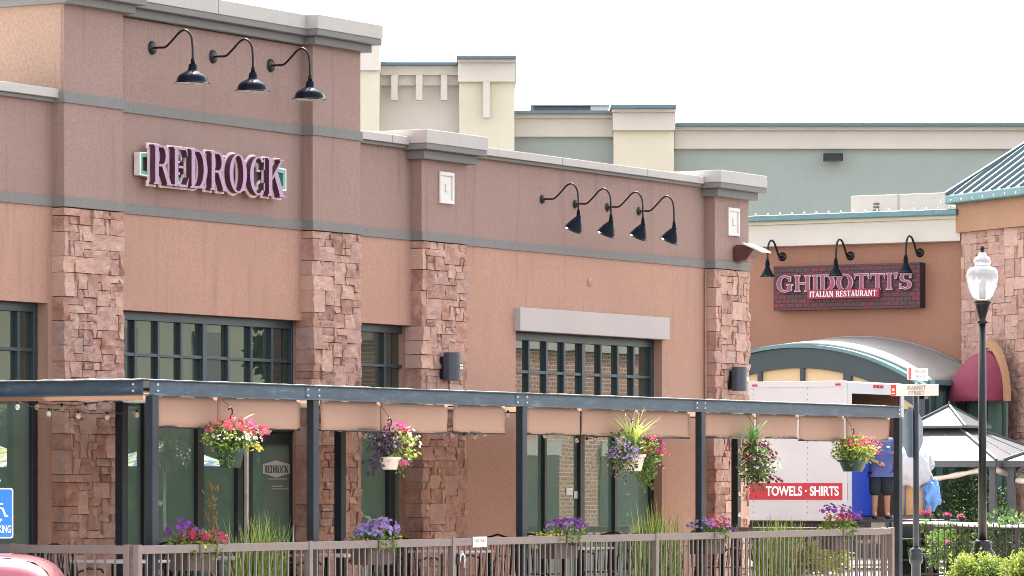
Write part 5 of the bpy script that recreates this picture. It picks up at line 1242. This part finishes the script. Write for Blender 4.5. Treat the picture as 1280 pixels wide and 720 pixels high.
# ================================================================== HAND CART WITH BAGS
hc0 = at(1143, 73.5); hz = zd(648, 73.5)
t = thing('hand_cart', 'blue-handled hand cart standing right of the truck', 'cart', (hc0.x, hc0.y, hz))
m = MB(); m.tube([hc0 - VR * .17 + UP * hz, hc0 - VR * .17 + UP * (hz + .95), hc0 - VR * .12 + UP * (hz + 1.02), hc0 + VR * .12 + UP * (hz + 1.02), hc0 + VR * .17 + UP * (hz + .95), hc0 + VR * .17 + UP * hz], .018, 10); m.build('handle', plain('blue_grey_tube', (90, 120, 160), .4), t)
m = MB(); m.prism([(-.35, 0), (.32, 0), (.32, .05), (-.35, .05)], hc0 + UP * hz - VF * .3, VR, UP, VF, 0, .8); m.build('deck', M_wood, t)
m = MB()
for s_ in (-1, 1): m.lathe(hc0 + VR * s_ * .27 + UP * (hz - .06), [(0, -.02), (.06, -.02), (.06, .02), (0, .02)], 14, VR)
m.build('wheels', M_black, t)
m = MB(); m.prism([(-.34, .0), (-.34, -0.9), (.34, -0.9), (.34, 0)], hc0 + UP * (hz - .07) + VF * .1, VR, UP, VF, 0, .5)
tag(m.build('loading_dolly_base', M_wood), 'brown wooden crate base under the hand cart', 'crate')
m = MB(); m.prism([(-.30, 0), (.30, 0), (.30, .82), (-.30, .82)], hc0 + UP * (hz + .052) + VF * .03, VR, UP, VF, 0, .45); o = m.build('cardboard_box', M_card, bevel=.01); tag(o, 'tall cardboard box on the blue-handled hand cart', 'box')
def bag(c, R, mat, nm, label, seed, amp=.25):
    bm = bmesh.new(); bmesh.ops.create_icosphere(bm, subdivisions=4, radius=1); mm = MB(); mm.smooth = True
    vs = []
    for vv in bm.verts:
        d = vv.co.normalized(); k = 1 + amp * noise.noise(d * 2.2 + Vector((seed, 0, 0))) + amp * .35 * noise.noise(d * 6 + Vector((0, seed, 0))); vs.append(Vector(c) + VR * d.x * R[0] * k + VF * d.y * R[1] * k + UP * max(-.85, d.z) * R[2] * k)
    mm.add(vs, [tuple(q.index for q in ff.verts) for ff in bm.faces]); bm.free(); tag(mm.build(nm, mat), label, 'bag')
D_ = 73.3
bag(at(1141, D_, zd(585, D_)), (.30, .25, .36), M_bag, 'laundry_bag', 'big white plastic laundry bag on the cardboard box', 2.2)
bag(at(1151, D_ + .2, zd(578, D_)), (.22, .2, .22), M_bag, 'laundry_bag', 'smaller white plastic bag slumped over the right of the big one', 5.1)
bag(at(1163, D_ + .3, zd(618, D_)), (.17, .16, .30), M_bluebag, 'laundry_bag', 'crumpled light blue bag beside the hand cart', 8.4, .4)

# ================================================================== STREET SIGN POST
sp = at(1145, 61.3); t = thing('street_sign', 'street name sign post with MARKET STREET blade and grey stop sign back', 'street sign', (sp.x, sp.y, 0))
ztop = zd(492, 61.3); m = MB(); m.tube([(sp.x, sp.y, .1), (sp.x, sp.y, ztop)], .045, 16); m.build('post', M_post, t)
m = MB(); m.lathe((sp.x, sp.y, .0), [(.07, .1), (.07, .50), (.10, .54), (.105, .60), (.085, .66), (.10, .69), (.085, .73), (.05, .75)], 20); m.build('post_base', M_post, t)
px_, D2 = 1145.5, 61.0; w2 = .375; zc_ = zd(487.2, D2); hh = .082
rx = sp.x - .05
m = MB(); m.box(rx - .012, rx + .012, sp.y - w2, sp.y + w2, zc_ - hh, zc_ + hh); bl = m.build('sign_blade', M_decal if False else plain('cream_sign_face', (232, 224, 218), .5, 0, .02), t, bevel=.004)
m = MB(); m.box(rx - .016, rx - .0125, sp.y + w2 - .085, sp.y + w2 - .004, zc_ - hh + .003, zc_ + hh - .003); m.mi = 1; m.lathe((rx - .017, sp.y + w2 - .044, zc_ + .01), [(0, .002), (.022, .002), (.022, 0)], 12, (-1, 0, 0)); m.box(rx - .0185, rx - .0165, sp.y + w2 - .072, sp.y + w2 - .018, zc_ - .05, zc_ - .035); m.build('emblem', [plain('red_emblem', (214, 62, 52), .5, 0, .02), M_white2], bl)
m = MB(); word(m, 'MARKET', (rx - .0125, sp.y + .115, zc_ + .008), (0, -1, 0), (0, 0, 1), (-1, 0, 0), .30, .056, 0, .003); word(m, 'STREET', (rx - .0125, sp.y + .095, zc_ - .068), (0, -1, 0), (0, 0, 1), (-1, 0, 0), .26, .056, 0, .003); m.build('street_name', M_greytxt, bl)
zc2 = zd(467.5, 61.3); w3 = .33; ry_ = sp.y - .03
m = MB(); m.box(sp.x - w3 - .02, sp.x + w3, ry_ - .012, ry_ + .012, zc2 - .09, zc2 + .085); b2_ = m.build('sign_blade', MATS['cream_sign_face'], t, bevel=.004)
m = MB(); m.box(sp.x - w3 - .017, sp.x - w3 + .07, ry_ - .016, ry_ - .0125, zc2 - .087, zc2 + .082); m.build('emblem', MATS['red_emblem'], b2_)
font_text('street_name', 'REDSTONE\nCENTER DR', .075, M_greytxt, b2_, (sp.x + .05, ry_ - .013, zc2 - .002), (1, 0, 0), (0, 0, 1), .001, 0, .95)
m = MB(); m.bar((sp.x, sp.y, ztop), (sp.x, sp.y, zc2 + .02), .03); m.build('bracket', M_galv, t)
zo = zd(540.5, 61.3); Ro_ = .395
pts = [(Ro_ * math.cos(math.radians(22.5 + 45 * k)), Ro_ * math.sin(math.radians(22.5 + 45 * k))) for k in range(8)]
m = MB(); m.prism(pts, (sp.x, sp.y + .055, zo), (1, 0, 0), (0, 0, 1), (0, -1, 0), -.004, .0); m.build('stop_sign_back', M_greysign, t)

# ================================================================== STREET LAMP
lp = at(1228, 59); t = thing('street_lamp', 'black street lamp with white acorn globe in front of the stone tower', 'street lamp', (lp.x, lp.y, 0)); D = 59
m = MB(); zt2 = zd(403, D); m.tube([(lp.x, lp.y, .5), (lp.x, lp.y, zt2)], [.062, .05], 20); 
m.build('pole', M_black, t)
m = MB(); m.lathe((lp.x, lp.y, 0), [(.24, .1), (.24, .2), (.2, .25), (.2, .55), (.19, .6), (.2, .64), (.165, .68), (.175, .72), (.13, .77), (.14, .80), (.12, .84), (.13, .87), (.065, .89)], 24); m.build('fluted_base', M_black, t)
m = MB(); z0 = zt2; m.lathe((lp.x, lp.y, z0), [(.05, -.02), (.075, -.01), (.075, .02), (.05, .03), (.055, .08), (.10, .24), (.105, .26), (.125, .27), (.125, .30), (.0, .30)], 24); m.build('collar', M_black, t)
zg = zd(374, D)
gp = [(.11, -.0), (.15, .05), (.195, .16), (.218, .27), (.222, .34), (.205, .40), (.17, .44), (.115, .455), (.105, .475), (.12, .50), (.125, .53), (.10, .58), (.06, .61), (.045, .65), (.0, .66)]
m = MB(); m.lathe((lp.x, lp.y, zg), gp, 32); m.build('globe', M_globe, t)
m = MB(); m.lathe((lp.x, lp.y, zg), [(0, .0), (.04, 0), (.045, .25), (.0, .27)], 14); m.build('lamp_tube', M_lampin, t)
m = MB(); m.lathe((lp.x, lp.y, zg + .655), [(.035, 0), (.02, .03), (.032, .05), (.028, .08), (.001, .10)], 14); m.build('finial', M_black, t)

# ================================================================== GAZEBOS
def gazebo(x0, y0, L, label, curtain=True):
    t = thing('gazebo', label, 'gazebo', (x0, y0, .1), 'metal-roofed gazebos on the plaza'); ez = 2.10; x1, y1 = x0 + L, y0 + L; c = Vector((x0 + L / 2, y0 + L / 2, 0)); mz = ez + .62; pz = ez + .98
    o = .12; cs = [Vector((x0 - o, y1 + o, ez)), Vector((x0 - o, y0 - o, ez)), Vector((x1 + o, y0 - o, ez)), Vector((x1 + o, y1 + o, ez))]; i_ = .42
    ins = [Vector((c.x + sx * i_, c.y + sy * i_, mz)) for sx, sy in ((-1, 1), (-1, -1), (1, -1), (1, 1))]
    m = MB(); m.add(cs + ins, [(k, (k + 1) % 4, 4 + (k + 1) % 4, 4 + k) for k in range(4)]); r_ = m.build('roof', M_roofm, t); s_ = r_.modifiers.new('s', 'SOLIDIFY'); s_.thickness = .02
    m = MB()
    for k in range(4):
        a, b, e, d = cs[k], cs[(k + 1) % 4], ins[(k + 1) % 4], ins[k]
        m.bar(a + UP * .02, d + UP * .02, .05, .04)
        for q in (.33, .67): m.bar(a.lerp(b, q) + UP * .004, d.lerp(e, q) + UP * .004, .014, .014)
    m.build('hip_rib', M_gzpost, r_)
    cs2 = [Vector((c.x + sx * .62, c.y + sy * .62, mz + .04)) for sx, sy in ((-1, 1), (-1, -1), (1, -1), (1, 1))]; ap = Vector((c.x, c.y, pz + .1))
    m = MB(); m.add(cs2 + [ap], [(k, (k + 1) % 4, 4) for k in range(4)]); r2 = m.build('cupola', M_roofm, t); s_ = r2.modifiers.new('s', 'SOLIDIFY'); s_.thickness = .02
    m = MB()
    for k in range(4): m.bar(cs2[k] + UP * .015, ap + UP * .015, .04, .03); m.bar(cs2[k], cs2[(k + 1) % 4], .03, .05)
    m.tube([ap, ap + UP * .08], .015, 8); m.build('cupola_rib', M_gzpost, r2)
    m = MB()
    for k in range(4): m.bar(cs[k] - UP * .06, cs[(k + 1) % 4] - UP * .06, .08, .12)
    m.build('eave_beam', M_gzpost, t)
    for sx, sy in ((x0, y0), (x0, y1), (x1, y0), (x1, y1)):
        m = MB(); m.box(sx - .06, sx + .06, sy - .06, sy + .06, .1, ez - .1)
        for (dx, dy) in ((.0, .45 if sy == y0 else -.45), (.45 if sx == x0 else -.45, 0)):
            pp = [Vector((sx, sy, 1.45)).lerp(Vector((sx, sy, 1.45)), 0)] ; m.tube([(sx, sy, 1.5), (sx + dx * .12, sy + dy * .12, 1.72), (sx + dx * .45, sy + dy * .45, 1.92), (sx + dx, sy + dy, 1.99)], .018, 6)
        m.build('post', M_gzpost, t, bevel=.006)
    if curtain:
        for ya2, yb3, xx in ((y1 - .1, y0 + .15, x0 - .03), ):
            m = MB(); n_ = 24; pts = []
            for k in range(n_ + 1): a = k / n_; pts.append(Vector((xx, ya2 + (yb3 - ya2) * a, 1.72 + .22 * (a ** 1.5) - .1 * math.sin(a * math.pi))))
            m.tube(pts, [.05 + .03 * math.sin(k * 1.7) * .3 for k in range(n_ + 1)], 10); m.build('tied_curtain', M_curtain, t)
        m = MB(); n_ = 16; m.tube([(x0 + (x1 - x0) * k / n_, y0 - .03, 1.93 - .12 * math.sin(math.pi * k / n_)) for k in range(n_ + 1)], .07, 10); m.build('tied_curtain', M_curtain, t)
g0 = at(1241.5, 80); gazebo(g0.x, g0.y, 3.3, 'nearer gazebo with pale metal roof and small cupola behind the street lamp')
g1 = at(1252, 80); gazebo(g1.x + .15, g1.y - 3.45, 3.3, 'second gazebo cut off by the right edge of the picture')

# serving counter, shelf, iron fence and plants behind -----------------
t = thing('serving_counter', 'long pale counter top on dark legs below the gazebo', 'counter', at(1200, 70))
a, b = at(1127, 71.6, 0), at(1273, 67.3, 0); U_ = (b - a).normalized(); out = Vector((U_.y, -U_.x, 0)); 
if out.dot(VF) > 0: out = -out
L_ = (b - a).length; zc3 = zd(657, 68.5)
m = MB(); m.prism([(0, 0), (L_ * .5, 0), (L_ * .5, .03), (0, .03)], a + UP * (zc3 - .0), U_, UP, out, -.75, 0); m.prism([(L_ * .5 + .01, -.02), (L_, -.02), (L_, .01), (L_ * .5 + .01, .01)], a + UP * zc3, U_, UP, out, -.75, .02); m.build('top', M_whitep, t)
for k in range(5):
    p = a + U_ * (L_ * (k * .245 + .01)); m = MB(); m.box(p.x - .03, p.x + .03, p.y - .03, p.y + .03, .1, zc3 - .02); m.build('leg', M_frame2, t)
m = MB(); p = at(1168, 70.6, 0)
t = thing('plant_shelf', 'dark green shelf of potted plants under the counter left end', 'shelf', p)
for zz in (.12, .38, .72): m.prism([(-.55, zz), (.05, zz), (.05, zz + .03), (-.55, zz + .03)], p, VR, UP, VF, 0, .35)
m.prism([(-.58, .1), (-.55, .1), (-.55, .96), (-.58, .96)], p, VR, UP, VF, 0, .36); m.prism([(.05, .1), (.08, .1), (.08, .96), (.05, .96)], p, VR, UP, VF, 0, .36); m.prism([(-.58, .1), (.08, .1), (.08, .96), (-.58, .96)], p, VR, UP, VF, .37, .39); m.build('shelf_frame', plain('dark_green_paint', (26, 44, 40), .6), t)
r = random.Random(8)
for k, (dx, zz, lb) in enumerate(((-.35, .41, 'small leafy pot on the left of the plant shelf'), (-.1, .75, 'small leafy pot on the top of the plant shelf'), (-.12, .41, 'small leafy pot on the right of the middle shelf'))):
    c = p + VR * dx + VF * .12 + UP * zz; tt = thing('potted_plant', lb, 'potted plant', c, 'pots on the plant shelf')
    m = MB(); m.lathe(c, [(0, 0), (.05, 0), (.07, .1), (.06, .1), (0, .09)], 14); m.build('pot', M_wood, tt); m = MB(); m.mi = 0; blob_leaves(m, r, c + UP * .2, (.14, .12, .14), 160, .06, .035, .2); m.build('foliage', FM, tt)
# wrought-iron fence
t = thing('iron_fence', 'black wrought iron fence with scrolls below the gazebos', 'fence', at(1225, 66))
a, b = at(1150, 66.5, 0), at(1330, 65, 0); U_ = (b - a).normalized(); L_ = (b - a).length
for zz in (.25, .98):
    m = MB(); m.bar(a + UP * zz, b + UP * zz, .025, .03); m.build('rail', M_black, t)
m = MB(); k = 0; q = 0
while q < L_: m.bar(a + U_ * q + UP * .1, a + U_ * q + UP * 1.05, .014); q += .11
m.build('pickets', M_black, t)
m = MB(); q = .2
while q < L_: m.tube([a + U_ * (q + .10 * math.cos(t_2)) + UP * (.62 + .14 * math.sin(t_2)) - VF * .02 for t_2 in [i * math.pi / 8 for i in range(17)]], .008, 6); q += .35
m.build('scrolls', M_black, t)
r = random.Random(71)
for k, (px, D, z, rr_, mat_i, lb, nl) in enumerate(((1215, 83.5, 1.0, (.8, .8, 1.0), 1, 'tall dark evergreen shrub inside the nearer gazebo', 2600), (1262, 68.5, .7, (.9, .6, .55), 1, 'dark leafy shrub behind the iron fence at the right edge', 1200), (1185, 69.5, .6, (.45, .4, .4), 0, 'mid green leafy shrub with a pink bloom under the counter', 700))):
    c = at(px, D, z); t = thing('shrub', lb, 'shrub', at(px, D, .1), 'shrubs below the gazebos'); m = MB(); m.mi = mat_i; blob_leaves(m, r, c, rr_, nl, .09, .05, .3); m.mi = 0; blob_leaves(m, r, c, rr_, nl // 5, .09, .05, .7)
    m.build('foliage', FM, t); m = MB(); m.tube([at(px, D, .05), c], [.04, .02], 8); m.build('stem', M_bark, t)
    if k == 2:
        m = MB(); cc = at(1182, 69, zd(678, 69)); blossoms(m, r, cc, (.05, .05, .03), 8, .05, ix['pink']); m.build('blossoms', FM, t)
for (px, py, mi_) in ((1158, 641, 'red'), (1184, 644, 'red'), (1203, 646, 'coral')):
    c = at(px, 72, zd(py, 72)); t = thing('potted_flower', 'small pot of red flowers on the counter, ' + {1158: 'leftmost', 1184: 'middle', 1203: 'rightmost'}[px] + ' of three', 'flower pot', c, 'red flower pots on the counter')
    m = MB(); m.lathe(c - UP * .08, [(0, 0), (.05, 0), (.07, .08), (0, .08)], 12); m.build('pot', M_black, t); m = MB(); blossoms(m, r, c, (.1, .08, .05), 12, .035, ix[mi_]); m.build('blossoms', FM, t)

# sunlit bushes lower right
def bush(px, D, top, w_, label, seed, n=5200):
    r_ = random.Random(seed); c = at(px, D, .1); t = thing('bush', label, 'bush', c, 'lime green bushes by the kerb'); m = MB()
    h = top - .1
    for k in range(16):
        a = r_.uniform(0, 6.28); q = math.sqrt(r_.random()) * w_ * .6; ln = h * (1 - .25 * (q / w_) ** 2) * r_.uniform(.8, 1.0)
        cc = Vector((c.x + q * math.cos(a), c.y + q * math.sin(a), .1 + ln * .62)); m.mi = 0 if r_.random() < .35 else 2
        blob_leaves(m, r_, cc, (w_ * .34, w_ * .34, ln * .38), n // 18, .05, .028, .3)
        for _ in range(5):       # upright shoots
            bq = cc + Vector((r_.uniform(-1, 1) * w_ * .3, r_.uniform(-1, 1) * w_ * .3, ln * .22)); tip = r_.uniform(.1, .2) ; m.mi = 2
            for s_ in range(14): leaf(m, r_, bq + UP * tip * s_ / 14, .045, .022, (UP * .7 + rdir(r_)).normalized())
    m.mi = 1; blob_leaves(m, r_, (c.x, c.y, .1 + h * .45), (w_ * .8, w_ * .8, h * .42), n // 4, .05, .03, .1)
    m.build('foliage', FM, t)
    m = MB()
    for k in range(7): a = k * .9; m.tube([(c.x, c.y, .05), (c.x + .3 * w_ * math.cos(a), c.y + .3 * w_ * math.sin(a), .1 + h * .5)], [.02, .008], 6)
    m.build('branches', M_bark, t)
bush(1222, 54.5, .79, .52, 'wide lime green bush at the foot of the street lamp', 1)
bush(1284, 54, .80, .45, 'lime green bush at the bottom right corner', 2)

# ================================================================== PARKING SIGN
D = 39.0; c = at(-3.5, D, 0); t = thing('parking_sign', 'blue wheelchair PARKING sign on a dark post at the left edge', 'sign', c)
m = MB(); m.tube([(c.x, c.y, 0), (c.x, c.y, zd(601, D))], .022, 12); m.mi = 1; m.lathe((c.x, c.y, zd(601, D)), [(.03, -.01), (.032, .01), (.0, .02)], 12); m.build('post', [M_black, M_galv], t)
zc4 = zd(641.5, D); hw4, hh4 = .152, .232
def rr(hw, hh, r_, n=5):
    o_ = []
    for cx_, cy_, a0 in ((hw - r_, hh - r_, 0), (-hw + r_, hh - r_, 90), (-hw + r_, -hh + r_, 180), (hw - r_, -hh + r_, 270)):
        for k in range(n + 1): a = math.radians(a0 + 90 * k / n); o_.append((cx_ + r_ * math.cos(a), cy_ + r_ * math.sin(a)))
    return o_
O = Vector((c.x, c.y, zc4)) - VF * .03
m = MB(); m.prism(rr(hw4, hh4, .025), O, VR, UP, -VF, 0, .003); m.mi = 1; m.prism(rr(hw4 - .012, hh4 - .012, .018), O, VR, UP, -VF, .003, .0045); m.build('sign_plate', [M_whitep, M_bluesign], t)
m = MB(); m.M = None
def seg(pts, r_=.011):
    m.tube([O + VR * a + UP * b - VF * .008 for a, b in pts], r_, 8)
seg([(.0, .15), (.003, .152)], .02); seg([(.0, .12), (.01, .05), (.055, .045), (.085, -.03), (.105, -.022)]); seg([(.005, .09), (.06, .085)], .009)
seg([(-.02 + .075 * math.cos(a), -.015 + .075 * math.sin(a)) for a in [math.radians(110 + k * 20) for k in range(12)]], .01)
m.build('wheelchair_symbol', M_white2, t)
font_text('lettering', 'PARKING', .098, M_white2, t, O + UP * -.15 + VR * .03 - VF * .006, VR, UP, .001, .001, .50)

# ================================================================== RED CAR
D = 33.6; c = at(640, D, 0) + VR * (-5.69); rz = math.atan2(VR.y, VR.x)
car = thing('parked_car', 'glossy red sedan parked at the lower left corner in front of the railing', 'car', c, rz=rz)
ST = [(-2.2, .62, .45, .62), (-2.12, .78, .32, .72), (-1.7, .86, .24, .86), (-1.1, .89, .22, .93), (-.4, .90, .2, .97), (.4, .90, .2, 1.0), (1.1, .89, .22, 1.08), (1.55, .86, .26, 1.14), (1.85, .83, .30, 1.125), (2.0, .80, .32, 1.07), (2.08, .76, .36, .97), (2.12, .70, .42, .80), (2.13, .62, .48, .62)]
m = MB(); m.smooth = True; vs = []; K = 16
for x, hw, zb, zt in ST:
    ring = [(-hw * .92, zb), (-hw, zb + (zt - zb) * .3), (-hw * 1.0, zb + (zt - zb) * .62), (-hw * .965, zb + (zt - zb) * .86), (-hw * .86, zt - .02), (-hw * .6, zt), (-hw * .3, zt + .012), (0, zt + .016)]
    ring = ring + [(-a, b) for a, b in ring[-2::-1]]; ring.append((0, zb - .02)); vs += [(x, a, b) for a, b in ring]
n = len(ring); fs = [(k * n + i, (k + 1) * n + i, (k + 1) * n + (i + 1) % n, k * n + (i + 1) % n) for k in range(len(ST) - 1) for i in range(n)]
fs += [tuple(range(n)), tuple(range(len(vs) - 1, len(vs) - n - 1, -1))]; m.add(vs, fs); bo = m.build('body', M_car, car, local=True); ssm = bo.modifiers.new('s', 'SUBSURF'); ssm.levels = 1; ssm.render_levels = 2
m = MB(); m.smooth = True; vs = []
for x, hw, z in ((-1.15, .78, .92), (-.45, .66, 1.36), (.1, .64, 1.43), (.6, .64, 1.41), (1.35, .76, 1.06)): vs += [(x, -hw - .04, .9), (x, -hw, z), (x, -hw * .5, z + .03), (x, 0, z + .04), (x, hw * .5, z + .03), (x, hw, z), (x, hw + .04, .9)]
m.add(vs, [(k * 7 + i, (k + 1) * 7 + i, (k + 1) * 7 + i + 1, k * 7 + i + 1) for k in range(4) for i in range(6)]); m.build('glasshouse', M_glass, car, local=True)
m = MB(); m.smooth = True; vs = []
for x, hw, z in ((-.5, .62, 1.37), (.1, .60, 1.445), (.65, .60, 1.425)): vs += [(x, -hw, z - .01), (x, -hw * .5, z + .035), (x, 0, z + .045), (x, hw * .5, z + .035), (x, hw, z - .01)]
m.add(vs, [(k * 5 + i, (k + 1) * 5 + i, (k + 1) * 5 + i + 1, k * 5 + i + 1) for k in range(2) for i in range(4)]); o = m.build('roof', M_car, car, local=True); s_ = o.modifiers.new('s', 'SOLIDIFY'); s_.thickness = .02; s_.offset = 1
for x in (-1.35, 1.3):
    for sy in (-1, 1):
        m = MB(); m.lathe((x, sy * .80, .32), [(0, -.1), (.18, -.1), (.22, -.08), (.31, -.1), (.325, -.06), (.325, .06), (.31, .1), (.22, .08), (.18, .1), (0, .1)], 28, (0, 1, 0)); wv = m.build('wheel', M_black, car, local=True)
        m = MB(); m.lathe((x, sy * .80, .32), [(0, .105 * sy), (.17, .105 * sy), (.2, .08 * sy)], 20, (0, 1, 0)); q = m.build('rim', M_galv, wv, local=True)
for sy in (-1, 1):
    m = MB(); m.box(2.06, 2.15, sy * .6 - .14, sy * .6 + .14, .68, .86); m.build('tail_light', M_red, car, local=True, bevel=.03)
sm_ = plain('dark_red_seam', (70, 18, 26), .5); m = MB(); m.tube([(1.45, .62, 1.115), (1.75, .60, 1.105), (1.95, .56, 1.062), (2.04, .50, 1.0), (2.10, .48, .9)], .007, 6); m.build('boot_seam', sm_, car, local=True); m = MB(); m.tube([(1.45, -.62, 1.118), (1.75, -.60, 1.118), (1.95, -.56, 1.082), (2.04, -.50, 1.012), (2.10, -.48, .9)], .008, 6); m.build('boot_seam', sm_, car, local=True)

# ================================================================== WHAT THE WINDOWS MIRROR (across the street, beside the frame)
t = thing('brick_building', 'brown brick shop across the street seen in the window glass', 'building', (112, -36, 0))
m = MB(); m.box(92, 122, -40, -26, 0, 5.3); m.build('brick_wall', M_brick, t); m = MB(); m.box(91.9, 122, -40, -25.9, 5.3, 5.6); m.build('cornice', M_cap, t)
for k in range(5):
    x = 95.5 + k * 4.6; m = MB(); m.box(x - 1.1, x + 1.1, -26, -25.95, .5, 2.4); m.build('window', M_glass, t)
    m = MB(); m.box(x - 1.2, x + 1.2, -25.95, -25.9, 2.4, 2.8); m.build('window_lintel', M_cap, t)
t = thing('cream_building', 'cream two-storey shop across the street seen in the transom windows', 'building', (80, -30, 0))
m = MB(); m.box(66, 90, -40, -28, 0, 6.0); m.build('wall', plain('olive_beige_wall', (142, 146, 128), .9, 0, .06, 1), t); m = MB(); m.box(65.9, 90.1, -40, -27.9, 6.0, 6.3); m.build('cornice', M_white, t)
for k in range(6):
    x = 69 + k * 3.6; m = MB(); m.box(x - .6, x + .6, -28, -27.95, 3.8, 5.4); m.build('window', M_glass, t)
rh = random.Random(3); t = thing('hedge', 'added dark clipped hedge across the street, darkening the storefront reflection', 'hedge', (76, -20, 0)); m = MB(); m.box(62, 87, -22.2, -20.6, 0, 3.0); m.mi = 1  # hedge added out of view so the lower panes mirror dark green
for _ in range(2600): leaf(m, rh, Vector((rh.uniform(62, 87), -20.6 + rh.uniform(-.1, .25), rh.uniform(0, 3.2))), .3, .2)
m.build('foliage', [plain('hedge_core', (34, 52, 36), .9, 0, .3, 2), L_tree], t)
def umbrella(x, y, z, label):
    t = thing('patio_umbrella', label, 'umbrella', (x, y, 0), 'zigzag umbrellas mirrored in the storefront')
    m = MB(); vs = [(x, y, z + .45)] + [(x + 1.25 * math.cos(k * math.pi / 4), y + 1.25 * math.sin(k * math.pi / 4), z) for k in range(8)]; m.add(vs, [(0, k + 1, (k + 1) % 8 + 1) for k in range(8)]); o = m.build('canopy', M_zig, t); s_ = o.modifiers.new('s', 'SOLIDIFY'); s_.thickness = .01
    m = MB(); m.tube([(x, y, 0), (x, y, z + .5)], .03, 10); m.build('pole', M_potw, t)
umbrella(61.8, -11.8, 1.98, 'zigzag striped umbrella mirrored beside the corner post'); umbrella(57.6, -12.6, 1.95, 'zigzag striped umbrella mirrored at the left edge')
def tree(x, y, h, R, label, seed, n=2600):
    r_ = random.Random(seed); t = thing('tree', label, 'tree', (x, y, 0), 'street trees mirrored in the windows')
    m = MB(); m.tube([(x, y, 0), (x + .1, y, h * .35), (x, y + .1, h * .7)], [.22, .16, .07], 10)
    for k in range(7): a = k * .9; m.tube([(x, y, h * (.3 + .05 * k)), (x + R * .6 * math.cos(a), y + R * .6 * math.sin(a), h * (.5 + .05 * k))], [.07, .02], 6)
    m.build('trunk', M_bark, t); m = MB()
    for k in range(14): a = r_.uniform(0, 6.28); q = r_.uniform(0, R * .7); blob_leaves(m, r_, (x + q * math.cos(a), y + q * math.sin(a), h * r_.uniform(.4, .95)), (R * .42, R * .42, R * .36), n // 14, .34, .24, .3)
    m.build('crown', L_tree, t)
for k, (x, y, h) in enumerate(((77.5, -19.3, 6.0), (70, -24.6, 6.6))):
    tree(x, y, h, 1.1 + k * .5, ['street tree nearest the brick shop', 'street tree farther from the brick shop'][k], 40 + k)
m = MB(); m.box(60, 125, -40, -18.5, .005, .12); tag(m.build('lawn_verge', M_grassg), kind='structure')
